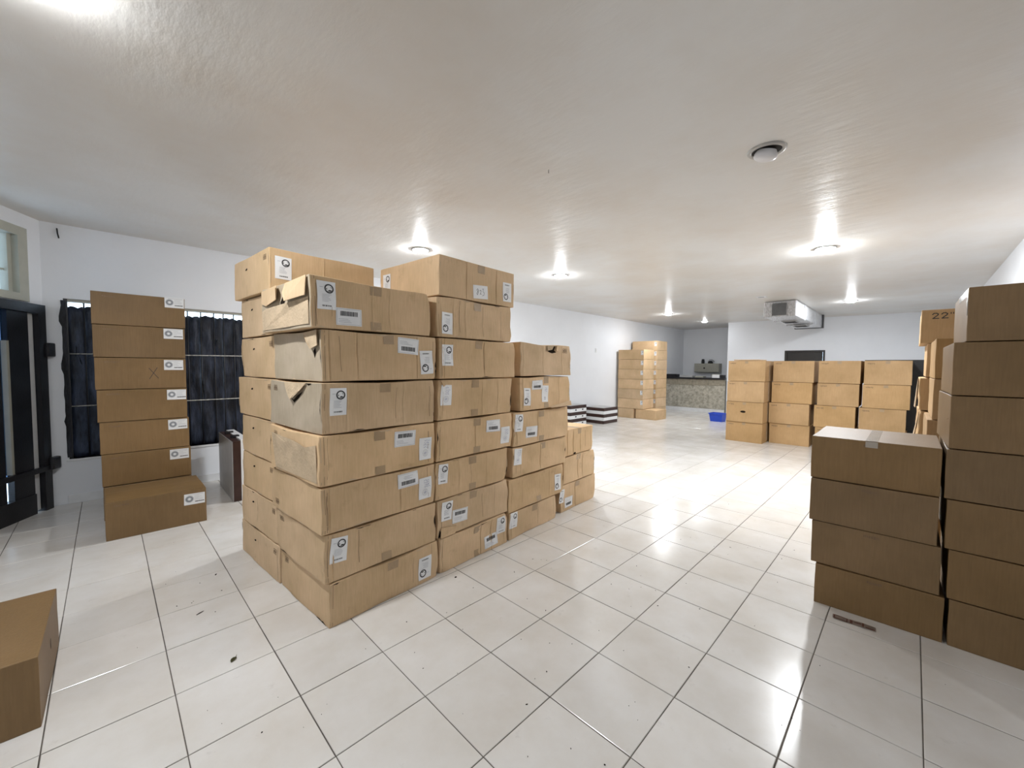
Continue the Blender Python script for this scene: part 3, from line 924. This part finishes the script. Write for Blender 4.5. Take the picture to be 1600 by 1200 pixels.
for key, c in B.items():
    if key in ('C8', 'F8'): c.fray(('front', 'left'), 2); continue
    c.fray({'A': ('front', 'left'), 'F': ('left',)}.get(key[0], ('front',)), 5)
    f, W_c = ('left', c.d) if key[0] == 'F' else ('front', c.w)
    if key[0] in 'AC':                               # crease shade at the glued corner joint drawn dark, scuffed pale corner
        e = -c.w/2+rq.uniform(.018, .026)
        c.creaseline('front', [(e, c.h-.006), (e+rq.uniform(-.002, .002), c.h*.5), (e, .008)], .0011)
        c.creaseline('front', [(-c.w/2+.0075, c.h-.012), (-c.w/2+.008, c.h*.55), (-c.w/2+.0075, .014)], .0016, 'card_raw', 'scuffed_corner')
    for _ in range(rq.choice((1, 2, 2, 3))):        # shade of wandering creases, drawn as dark lines
        u = rq.choice((-W_c/2+rq.uniform(.02, .05), W_c/2-rq.uniform(.02, .06), rq.uniform(-.4, .4)*W_c))
        top = c.h*rq.uniform(.8, .97); bot = c.h*rq.uniform(.03, .25)
        c.creaseline(f, [(u+rq.uniform(-.004, .004), top), (u+rq.uniform(-.003, .003), top*.7+bot*.3), (u+rq.uniform(-.004, .004), top*.35+bot*.65), (u+rq.uniform(-.006, .006), bot)], rq.uniform(.0007, .0014))
for key, c in B.items():
    if key[0] == 'F':
        c.mark('left', c.d/2-.075, c.h-.055, .035)
        c.hand_hole('left', -c.d*.12+rq.uniform(-.05, .05), c.h-.085, .04, .014, .2)
        continue
    cx = rq.uniform(-.03, .03)
    if rq.random() < .75: c.tape('front', cx, c.h-.035, .075, .062)
    if rq.random() < .5: c.tape('front', cx+rq.uniform(-.01, .01), .030, .07, .052)
    if key[0] == 'A': c.mark('left', (-c.d/2+.10) if int(key[1]) < 6 else c.d/2-.10, c.h-.05 if int(key[1]) != 3 else .05, .035)
    if key in ('C8', 'E3'): c.tape('top', cx, 0, .06, c.d-.02)
# damaged cartons
c = B['A7']; h, dd_ = c.h, c.d
c.hole('left', [(-.05, h-.115), (.02, h-.055), (.05, h-.03), (.035, h-.10), (.0, h-.15), (-.04, h-.155)])
c.flap('left', [(-dd_/2+.02, h-.02, .008), (-.07, h-.005, .012), (-.03, h-.03, .03), (-.055, h-.10, .022), (-dd_/2+.10, h-.12, .004), (-dd_/2+.02, h-.10, .004)], 'card')
c.flap('left', [(.06, h-.010, .010), (dd_/2-.02, h-.004, .006), (dd_/2-.015, h-.115, .022), (.10, h-.125, .028), (.055, h-.07, .026)], 'card')
c.flap('left', [(-dd_/2+.10, h-.135, .002), (.10, h-.13, .006), (dd_/2-.02, h-.12, .004), (dd_/2-.015, .02, .003), (-dd_/2+.03, .015, .002), (-dd_/2+.02, h-.15, .002)], 'card_raw', 'pale_layer', .002)  # torn paper layer over the burst end
c.mark('left', dd_/2-.12, h-.06, .05)
c = B['A6']; h, dd_ = c.h, c.d
c.flap('left', [(dd_/2-.20, h-.01, .006), (dd_/2-.02, h-.002, .014), (dd_/2-.012, h-.09, .012), (dd_/2-.09, h-.11, .020), (dd_/2-.13, h-.07, .026)], 'card_raw')
c.hole('left', [(dd_/2-.10, h-.12), (dd_/2-.075, h-.10), (dd_/2-.06, h-.13), (dd_/2-.085, h-.16)])
c = B['A5']; h, dd_ = c.h, c.d
c.flap('left', [(-.12, h-.004, .004), (.20, h-.004, .006), (.14, h-.05, .014), (.06, h-.075, .012), (.02, h-.11, .020), (-.03, h-.085, .016), (-.08, h-.05, .012)], 'card_raw')
c.hole('left', [(.02, h-.115), (.07, h-.085), (.15, h-.055), (.10, h-.095), (.03, h-.13), (-.04, h-.10)])
c = B['A4']; h, dd_ = c.h, c.d
c.flap('left', [(-dd_/2+.03, h-.05, .002), (-.10, h-.085, .004), (.05, h-.06, .004), (.2, h-.08, .003), (dd_/2-.02, h-.05, .002), (dd_/2-.02, .02, .002), (-dd_/2+.1, .015, .002)], 'card_raw', 'pale_layer', .0015)  # torn paper layer on the left side
c = B['D6']; h = c.h
c.hole('front', [(.02, h-.065), (.07, h-.055), (.09, h-.012), (.13, h-.012), (.125, h-.055), (.16, h-.075), (.10, h-.085), (.06, h-.078)])
c.flap('front', [(.0, h-.01, .004), (.085, h-.006, .018), (.06, h-.05, .022), (.01, h-.06, .006)], 'card_raw')
c.flap('front', [(.135, h-.006, .014), (.18, h-.01, .004), (.17, h-.07, .006), (.13, h-.05, .018)], 'card')
c.mark('front', c.w/2-.10, h-.055, .045)
c = B['D5']; h = c.h
c.flap('front', [(.02, .012, .004), (c.w/2-.05, .05, .012), (c.w/2-.01, .05, .014), (c.w/2-.01, .005, .03), (.04, .001, .02)], 'card')
c = B['C2']; h = c.h
c.flap('front', [(-c.w/2+.02, .0, .012), (-c.w/2+.16, .0, .006), (-c.w/2+.18, .05, .002), (-c.w/2+.03, .075, .004)], 'card')
c.hole('front', [(-c.w/2+.006, .005), (-c.w/2+.06, .004), (-c.w/2+.02, .06)])
c = B['C5']; h = c.h
c.flap('front', [(-c.w/2+.01, h-.002, .010), (-c.w/2+.10, h-.002, .012), (-c.w/2+.04, h-.05, .010)], 'card')
B['E3'].hand_hole('front', -.1, .012, .05, .02)

# ---- the tidy column by the window
GW = 'tidy cartons stacked by the window'
lsx0 = [-1.034, -1.040, -1.050, -1.058, -1.062, -1.066]
lsx1 = [-.372, -.380, -.392, -.392, -.394, -.388]
lw = [('first', ''), ('second', ''), ('third', ''), ('fourth', ' and marked with an X'), ('fifth', ''), ('sixth', '')]
z = .325
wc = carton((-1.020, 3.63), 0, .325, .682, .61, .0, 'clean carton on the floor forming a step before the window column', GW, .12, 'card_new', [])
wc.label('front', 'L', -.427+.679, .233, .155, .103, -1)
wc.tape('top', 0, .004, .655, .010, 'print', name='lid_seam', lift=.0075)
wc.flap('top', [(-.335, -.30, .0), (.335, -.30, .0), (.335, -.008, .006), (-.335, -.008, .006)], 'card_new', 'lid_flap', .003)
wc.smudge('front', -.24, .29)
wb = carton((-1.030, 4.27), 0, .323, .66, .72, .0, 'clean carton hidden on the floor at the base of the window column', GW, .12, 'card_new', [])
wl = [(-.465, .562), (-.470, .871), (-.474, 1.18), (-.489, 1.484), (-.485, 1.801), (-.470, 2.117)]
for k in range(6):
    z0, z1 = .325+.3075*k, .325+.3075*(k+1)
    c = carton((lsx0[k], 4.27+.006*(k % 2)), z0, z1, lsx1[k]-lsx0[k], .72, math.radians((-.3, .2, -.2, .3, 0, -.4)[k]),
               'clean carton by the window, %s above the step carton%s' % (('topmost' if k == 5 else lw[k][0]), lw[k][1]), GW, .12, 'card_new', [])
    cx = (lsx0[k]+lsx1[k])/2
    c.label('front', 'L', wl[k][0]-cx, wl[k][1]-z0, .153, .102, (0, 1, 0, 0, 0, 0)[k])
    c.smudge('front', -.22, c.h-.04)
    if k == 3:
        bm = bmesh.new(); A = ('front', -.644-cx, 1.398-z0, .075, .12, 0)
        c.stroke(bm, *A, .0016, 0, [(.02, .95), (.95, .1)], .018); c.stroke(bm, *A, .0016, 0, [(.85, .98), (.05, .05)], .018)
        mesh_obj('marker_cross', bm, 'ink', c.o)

# ---- carton cut by the left edge of the picture
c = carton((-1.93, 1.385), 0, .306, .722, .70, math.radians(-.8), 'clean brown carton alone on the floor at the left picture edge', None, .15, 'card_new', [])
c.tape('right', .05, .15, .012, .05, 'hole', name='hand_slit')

# ---- right hand columns, seen on their unlit side
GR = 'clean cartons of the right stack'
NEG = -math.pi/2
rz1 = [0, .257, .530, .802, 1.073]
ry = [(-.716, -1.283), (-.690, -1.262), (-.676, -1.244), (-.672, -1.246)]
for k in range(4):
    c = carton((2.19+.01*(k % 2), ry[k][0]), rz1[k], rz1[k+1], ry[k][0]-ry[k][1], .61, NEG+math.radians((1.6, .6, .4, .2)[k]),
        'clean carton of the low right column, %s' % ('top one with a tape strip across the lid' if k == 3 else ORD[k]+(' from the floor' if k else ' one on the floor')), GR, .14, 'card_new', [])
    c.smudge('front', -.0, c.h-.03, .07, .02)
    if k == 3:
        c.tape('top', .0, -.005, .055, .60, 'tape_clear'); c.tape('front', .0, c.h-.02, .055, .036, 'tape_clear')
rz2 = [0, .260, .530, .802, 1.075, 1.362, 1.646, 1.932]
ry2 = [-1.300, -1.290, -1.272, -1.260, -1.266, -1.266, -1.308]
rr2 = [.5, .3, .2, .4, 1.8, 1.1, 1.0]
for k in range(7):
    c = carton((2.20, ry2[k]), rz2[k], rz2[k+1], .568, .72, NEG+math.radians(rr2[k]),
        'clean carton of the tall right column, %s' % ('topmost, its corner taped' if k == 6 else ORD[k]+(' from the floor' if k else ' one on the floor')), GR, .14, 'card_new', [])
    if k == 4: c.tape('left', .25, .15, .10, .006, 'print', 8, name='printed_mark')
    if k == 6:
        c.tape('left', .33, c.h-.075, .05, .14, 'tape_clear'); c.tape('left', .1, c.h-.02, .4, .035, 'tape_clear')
for k in range(6):
    y = -1.222 if k > 3 else -1.200
    carton((3.10, y), .2865*k, .2865*(k+1), .57, .70, NEG+math.radians(.6), 'pale carton behind the tall right column, %s' % ('topmost' if k == 5 else ORD[k]+(' from the floor' if k else ' one on the floor')),
        'cartons behind the right stack', .3, 'card_tan', [])
for k in range(7):
    y = (-1.165, -1.17, -1.165, -1.165, -1.168, -1.195, -1.150)[k]
    c = carton((3.95, y), .2865*k, .2865*(k+1), .57, .70, NEG+math.radians((.5, .5, .5, 1.2, .8, .5, .2)[k]),
        'pale carton of the farther right column, %s' % ('topmost, printed 22 inch' if k == 6 else ORD[k]+(' from the floor' if k else ' one on the floor')),
        'cartons behind the right stack', .95 if k in (3, 4) else .3, 'card_tan', [])
    if k >= 5:
        bm = bmesh.new(); A = ('front', -.15 if k == 6 else -.11, c.h-.055, .14, .05, 0)
        two = [(0, .75), (.06, .95), (.16, .97), (.24, .82), (.22, .62), (.02, .08), (.27, .08)]
        c.stroke(bm, *A, .0016, 0, two, .07); c.stroke(bm, *A, .0016, 0, [(x+.38, y_) for x, y_ in two], .07)
        for x in (.76, .86): c.stroke(bm, *A, .0016, 0, [(x, .98), (x, .75)], .05)
        mesh_obj('printed_size', bm, 'ink', c.o)
    if k in (3, 4):
        c.flap('left', [(c.d/2-.10, c.h-.02, .004), (c.d/2-.004, c.h-.004, .008), (c.d/2-.004, .02, .022), (c.d/2-.05, .03, .028), (c.d/2-.09, .12, .010)], 'card_raw')

# ---- row of tan cartons across the room
GQ = 'tan cartons in the far row'
qz = [0, .402, .812, 1.225, 1.640]
qcols = [(8.05, 1.590, .905), (8.38, .880, .200), (8.40, .145, -.475), (8.40, -.505, -1.130)]
qn = ['leftmost', 'second', 'third', 'rightmost']
rr_ = random.Random(8)
for ci, (X, ya, yb) in enumerate(qcols):
    for k in range(4):
        sh = (.0, .012, .006, -.004)[k] + rr_.uniform(-.012, .012) + (.03 if ci and k < 2 else 0)
        if ci and k < 2: sh -= .0
        c = carton((X+rr_.uniform(-.015, .015), ya+(sh if ci else .02*(1-k/3))-.01), qz[k], qz[k+1], ya-yb-.025, .70, NEG+math.radians(rr_.uniform(-.6, .6)),
            'tan carton in the far row, %s column, %s' % (qn[ci], 'top' if k == 3 else ORD[k]+(' from floor' if k else ' on floor')), GQ, .22, 'card_tan', [], res=.12)
        c.smudge('front', -c.w/2+.09, c.h-.05, .10, .03)
        c.tape('front', .0, c.h-.03, .06, .05)
        if ci == 0 and k == 1: c.hand_hole('front', -.02, .21, .10, .045)
        if ci == 0: c.tape('right', .0, c.h/2, .05, c.h-.06, 'card_raw', name='pale_layer')  # pale strip down the middle of the right side
# loose flattened sheet lying on the row
o = box('cardboard_sheet', (8.12, 8.70, 1.05, 1.50, 1.640, 1.662), 'card', bevel=.003)
tag(o, 'flat cardboard sheet lying on top of the leftmost far column', 'cardboard')
# black cabinet behind the row
t = empty('black_cabinet', (9.15, -1.02, 0)); tag(t, 'tall black cabinet behind the right end of the far carton row', 'cabinet')
box('body', (0, .55, -.60, .56, .05, 1.66), 'black_cab', t, bevel=.01)
box('plinth', (.03, .52, -.57, .53, 0, .05), 'black_cab', t)
for k in range(2):
    a = -.59 + k*.576
    dr_ = box('door', (-.018, -.001, a, a+.565, .08, 1.63), 'black_cab', t, bevel=.004)
    box('handle', (-.035, -.018, a+(.50 if k == 0 else .03), a+(.53 if k == 0 else .06), .8, 1.0), 'bar_metal', dr_, bevel=.003)

# ---- stacks beside the long wall, far left
GF = 'cartons stacked against the long wall'
for k in range(7):
    if k == 0:
        c = carton((9.80, 5.11), 0, .284, .50, .62, NEG, 'carton at the floor under the shorter far wall column', GF, .25, 'card', [], res=.12)
    else:
        c = carton((9.80+.01*(k % 2), 5.13), .286*k, .286*(k+1), .80, .66, NEG+math.radians((0, .3, -.3, .2, .1, -.2, .2)[k]),
            'carton of the shorter far wall column, %s' % ('topmost' if k == 6 else ORD[k]+' from floor'), GF, .2, 'card', [], res=.12)
        c.label('front', 'P', .355, c.h-.10, .07, .12, 0)
c = carton((9.86, 4.575), 0, .282, .63, .60, NEG+math.radians(-3), 'single low carton on the floor before the taller far wall column', GF, .25, 'card', [], res=.12)
for k in range(8):
    c = carton((10.62, 5.12), .286*k, .286*(k+1), .80, .70, NEG+math.radians((0, .3, -.3, .2, .1, -.2, .2, 1.0)[k]),
        'carton of the taller far wall column, %s' % ('topmost' if k == 7 else ORD[k]+(' from floor' if k else ' on floor')), GF, .2, 'card', [], res=.12)
    c.label('front', 'P', .345, c.h-.10, .07, .12, 0)

# ------------------------------------------------------------------ dark and white flat cases
def case(name, loc, rot, w, d, hd, hw, label, group, latch=True, dark_only=False, dark_first=True):
    """flat case: white half and dark brown half with a grey top panel"""
    t = empty(name, loc); t.rotation_euler = rot; tag(t, label, 'case', group)
    if not dark_only:
        box('white_half', (0, w, 0, d, 0, hw), 'white_gloss', t, bevel=.004)
    z0 = 0 if dark_only else hw
    dk = box('dark_half', (0, w, 0, d, z0, z0+hd), 'dark_wood', t, bevel=.004)
    box('top_panel', (.03, w-.03, .03, d-.03, z0+hd, z0+hd+.003), 'grey_panel', dk)
    if latch:
        for x in (w*.3, w*.72):
            box('latch', (x, x+.05, -.008, 0, hw*.45, hw*.8) if not dark_only else (x, x+.05, -.008, 0, hd*.3, hd*.7), 'black_paint', t, bevel=.002)
    return t
GC = 'dark and white flat cases'
case('flat_case', (8.12, 4.55, 0), (0, 0, 0), .68, .55, .078, 0, 'dark flat case at the floor of the right pile of cases', GC, False, True)
for k in range(2):
    case('flat_case', (8.12, 4.55, .082+.168*k), (0, 0, 0), .68, .55, .08, .083, 'dark topped white flat case, %s of the right pile' % ('middle' if k == 0 else 'topmost'), GC, False)
for k in range(3):
    case('flat_case', (7.14, 4.90, .171*k), (0, 0, 0), .70, .27, .080, .086, 'dark topped white case, %s of the left pile beside the big stack' % ('lowest', 'middle', 'topmost')[k], GC)
# one standing on edge below the window: grey face towards the left, dark band then white
t = empty('flat_case', (-.045, 4.06, 0)); tag(t, 'flat case standing on edge on the floor below the blacked-out window', 'case', GC)
t.rotation_euler = (0, 0, math.radians(-1.5))
dk = box('dark_half', (.006, .078, 0, .88, 0, .66), 'dark_wood', t, bevel=.004)
box('top_panel', (0, .006, .004, .876, .004, .656), 'grey_panel', dk)
box('white_half', (.078, .16, 0, .88, 0, .675), 'white_gloss', t, bevel=.004)
for y in (.25, .6): box('latch', (.03, .11, y, y+.06, .66, .69), 'black_paint', t, bevel=.002)

# ------------------------------------------------------------------ bar counter and what is on it
t = empty('bar_counter', (13.0, 3.152, 0)); tag(t, 'stone fronted bar counter with black top at the far end', 'counter')
LC = 2.04
box('base', (.05, .45, 0, LC, 0, 1.08), 'stone', t)
for k in range(4):
    a = k*LC/4
    box('stone_panel', (.03, .05, a+.002, a+LC/4-.002, .13, .90), 'stone', t, bevel=.002)
    box('band_panel', (.02, .05, a+.002, a+LC/4-.002, .903, 1.10), 'stone_band', t, bevel=.003)
box('skirting', (.0, .03, 0, LC, 0, .128), 'skirting', t, bevel=.004)
box('countertop', (-.03, .55, -.005, LC, 1.10, 1.155), 'black_paint', t, bevel=.008)
def tray(loc, w, d, h, mat, label, rz=0):
    t = empty('serving_tray', loc, rz); tag(t, label, 'tray', 'things left on the bar counter')
    box('tray_base', (0, w, 0, d, 0, .012), mat, t)
    for q in ((0, .012, 0, d), (w-.012, w, 0, d), (.012, w-.012, 0, .012), (.012, w-.012, d-.012, d)): box('rim', (*q, .012, h), mat, t)
tray((13.05, 4.75, 1.155), .3, .40, .10, 'black_paint', 'black tray at the left end of the bar top')
tray((13.08, 4.20, 1.155), .3, .44, .06, 'grey_panel', 'long grey tray lying in the middle of the bar top')
tray((13.12, 3.86, 1.155), .25, .28, .045, 'beige_metal', 'small pale tray next to the grey tray on the bar top')
t = empty('small_parcel', (13.1, 3.22, 1.155)); tag(t, 'small white parcel with black end on the bar top near the wall', 'box', 'things left on the bar counter')
box('white_part', (0, .2, .13, .36, 0, .105), 'white_gloss', t, bevel=.004); box('black_part', (.01, .19, 0, .128, 0, .095), 'black_paint', t, bevel=.004)
box('parcel_lid', (-.004, .204, .126, .364, .105, .116), 'frame_beige', t)
t = empty('wall_unit', (14.75, 3.80, 1.32)); tag(t, 'beige metal cupboard hung on the wall behind the bar', 'cupboard')
box('body', (-.30, 0, 0, .86, 0, .32), 'beige_metal', t, bevel=.008)
dr_ = box('door', (-.318, -.301, .02, .84, .02, .30), 'beige_metal', t, bevel=.004)
bm = bmesh.new(); lathe(bm, [(0, .03), (.022, .028), (.03, .012), (.022, 0)], 16); o = mesh_obj('knob', bm, 'black_paint', dr_); o.rotation_euler = (0, -math.pi/2, 0); o.location = (-.318, .50, .15)
t = empty('dark_jar', (14.58, 4.40, 1.64)); tag(t, 'small dark jar on top of the beige wall cupboard', 'jar')
bm = bmesh.new(); lathe(bm, [(0, 0), (.05, 0), (.055, .02), (.055, .11), (.04, .125)], 20); mesh_obj('jar_body', bm, 'black_paint', t)
bm = bmesh.new(); lathe(bm, [(.04, .125), (.045, .128), (.045, .16), (0, .162)], 20); mesh_obj('lid', bm, 'bar_metal', t)
t = empty('dark_kettle', (14.58, 4.14, 1.64)); tag(t, 'dark round kettle on top of the beige wall cupboard', 'kettle')
bm = bmesh.new(); lathe(bm, [(0, 0), (.08, 0), (.088, .03), (.075, .075), (.04, .1), (0, .105)], 22); mesh_obj('kettle_body', bm, 'black_paint', t)
bm = bmesh.new(); tube(bm, [(0, .06, .085), (0, .03, .135), (0, -.04, .135), (0, -.10, .10), (0, -.13, .06)], .010, 8); mesh_obj('handle', bm, 'black_paint', t)

# blue bin
t = empty('blue_bin', (11.02, 2.70, 0), math.radians(-4)); tag(t, 'blue plastic bin on the floor in front of the bar', 'bin')
bm = bmesh.new()
def frustum(bm, a0, b0, a1, b1, z0, z1, flip=False):
    lo = [bm.verts.new((x*a0, y*b0, z0)) for x, y in ((-1, -1), (1, -1), (1, 1), (-1, 1))]
    hi = [bm.verts.new((x*a1, y*b1, z1)) for x, y in ((-1, -1), (1, -1), (1, 1), (-1, 1))]
    for i in range(4):
        q = (lo[i], lo[(i+1) % 4], hi[(i+1) % 4], hi[i]); bm.faces.new(q[::-1] if flip else q)
    return lo, hi
lo, hi = frustum(bm, .13, .15, .16, .18, 0, .225); bm.faces.new(lo[::-1])
lo2, hi2 = frustum(bm, .122, .142, .152, .172, .01, .225, True); bm.faces.new(lo2)
for i in range(4): bm.faces.new((hi[i], hi[(i+1) % 4], hi2[(i+1) % 4], hi2[i]))
mesh_obj('tub', bm, 'blue_plastic', t)
bm = bmesh.new()
for q in ((-.172, -.158, -.192, .192), (.158, .172, -.192, .192), (-.158, .158, -.192, -.178), (-.158, .158, .178, .192)): add_box(bm, *q, .205, .23)
mesh_obj('rim', bm, 'blue_plastic', t)

# ------------------------------------------------------------------ foil wrapped air duct
t = empty('air_duct', (9.18, 0, H)); tag(t, 'foil wrapped rectangular air duct hanging under the ceiling', 'duct')
Y0, Y1 = .665, 1.245
zz = -.32
segs = [(0, 1.0, 0), (1.02, 2.3, .02), (2.32, 3.4, .0)]
for a, b, dz in segs:
    box('duct_section', (a, b, Y0, Y1, zz-.02+dz, -.012), 'foil', t, bevel=.012)
for a in (1.01, 2.31):
    box('joint_band', (a-.05, a+.05, Y0-.008, Y1+.008, zz-.028, -.006), 'foil', t, bevel=.006)
box('collar', (3.4, 3.55, Y0-.03, Y1+.03, zz-.03, -.005), 'bar_metal', t)
g = box('grille', (-.014, 0, .825, 1.09, -.31, -.055), 'grille_dark', t, bevel=.003)
for k in range(8):
    o = box('slat', (-.024, -.014, .84, 1.075, -.295+k*.03, -.295+k*.03+.008), 'grille_dark', g)
for a in (.95, 2.2):
    g = box('bottom_vent', (a, a+.42, .82, 1.10, zz-.045, zz-.02), 'grey_panel', t, bevel=.004)
    for k in range(4): box('slat', (a+.04+k*.09, a+.09+k*.09, .84, 1.08, zz-.052, zz-.045), 'bar_metal', g)
for a in (.5, 2.9):
    for y in (Y0+.02, Y1-.02):
        box('hanger', (a, a+.03, y-.004, y+.004, -.012, 0), 'bar_metal', t)
t = empty('ceiling_plate', (8.41, 1.11, H)); tag(t, 'small square junction plate on the ceiling before the duct', 'plate')
box('plate', (-.09, .09, -.09, .09, -.012, 0), 'skirting', t, bevel=.003); box('slot', (-.06, -.03, -.05, .05, -.015, -.012), 'bar_metal', t)
t = empty('ceiling_hook', (1.33, .82, H)); tag(t, 'tiny dark wire hook hanging from the ceiling', 'hook')
bm = bmesh.new(); tube(bm, [(0, 0, 0), (0, .002, -.012), (.003, .003, -.024)], .0022, 6); mesh_obj('wire', bm, 'bar_metal', t)

# ------------------------------------------------------------------ floor litter
rl = random.Random(77)
bm = bmesh.new()
def flake(x, y, a, b, rz, h=.003):
    n = 7
    lo, hi = [], []
    for i in range(n):
        t_ = 2*math.pi*i/n; k = rl.uniform(.7, 1.15)
        px, py = a*k*math.cos(t_), b*k*math.sin(t_)
        X, Y = x+px*math.cos(rz)-py*math.sin(rz), y+px*math.sin(rz)+py*math.cos(rz)
        lo.append(bm.verts.new((X, Y, .0006))); hi.append(bm.verts.new((X, Y, .0006+h*rl.uniform(.5, 1))))
    bm.faces.new(hi)
    for i in range(n): bm.faces.new((lo[i], lo[(i+1) % n], hi[(i+1) % n], hi[i]))
for k in range(230):
    x, y = rl.uniform(-1.2, 7.5), rl.uniform(-1.7, 3.6)
    if rl.random() < .6: x, y = rl.uniform(-1.0, 3.0), rl.uniform(-.9, 2.6)
    if -.25 < x < 3.3 and 1.05 < y < 2.9: continue
    s = rl.choice((.001, .0012, .0015, .002, .003))
    flake(x, y, s*rl.uniform(1, 2), s, rl.uniform(0, 3), .002)
flake(-.621, 1.873, .022, .004, .5); flake(.726, 1.13, .010, .007, 0); flake(-.47, 2.35, .012, .005, 1)
o = mesh_obj('floor_litter', bm, 'hole'); o['kind'] = 'stuff'; tag(o, 'scattered dirt crumbs and flakes on the tiles', 'litter')
t = empty('dry_leaf', (-.565, 1.275, 0)); tag(t, 'small dry olive leaf on the tiles before the big stack', 'leaf')
bm = bmesh.new()
prof = [(-.022, .0), (-.012, .009), (0, .012), (.012, .009), (.022, 0), (.012, -.009), (0, -.012), (-.012, -.009)]
c0 = bm.verts.new((0, 0, .001)); vs = [bm.verts.new((x, y, .001+abs(y)*.45)) for x, y in prof]
for i in range(8): bm.faces.new((c0, vs[i], vs[(i+1) % 8]))
bmesh.ops.solidify(bm, geom=bm.faces[:], thickness=.001)
M['leaf'] = plain('dry_leaf', (.10, .095, .04), .7, var=.3, scale=60)
b_ = mesh_obj('blade', bm, 'leaf', t); t.rotation_euler = (0, 0, .9)
bm = bmesh.new(); tube(bm, [(.02, 0, .002), (.034, .003, .002)], .0012, 6); mesh_obj('stem', bm, 'leaf', t)
# torn strip of printed tape beside the right stack
M['strip'] = plain('torn_tape_strip', (.42, .33, .27), .35, var=.25, scale=30)
M['strip_red'] = plain('strip_print', (.22, .10, .08), .5, var=.3, scale=40)
t = empty('tape_scrap', (2.085, -.925, 0), math.radians(-86)); tag(t, 'crumpled strip of printed tape on the tiles by the right stack', 'tape')
def strip(name, boxes, mat, z):
    bm = bmesh.new()
    for (x0, x1, y0, y1) in boxes:
        n = 6; a = []; b = []
        for i in range(n+1):
            x = x0+(x1-x0)*i/n; zz_ = z + .004*(.5+.5*math.sin(x*55))
            a.append(bm.verts.new((x, y0, zz_))); b.append(bm.verts.new((x, y1, zz_+.001)))
        for i in range(n): bm.faces.new((a[i], a[i+1], b[i+1], b[i]))
    bmesh.ops.solidify(bm, geom=bm.faces[:], thickness=.0006)
    return mesh_obj(name, bm, mat, t)
strip('strip', [(-.10, .095, -.024, .024)], 'strip', .0015)
strip('print', [(-.095, -.03, .016, .021), (-.095, -.03, -.021, -.016), (-.095, -.089, -.016, .016), (-.036, -.03, -.016, .016), (-.02, -.008, -.02, .02), (.0, .03, -.004, .004), (.035, .043, -.02, .018), (.05, .09, -.018, -.010)], 'strip_red', .0026)
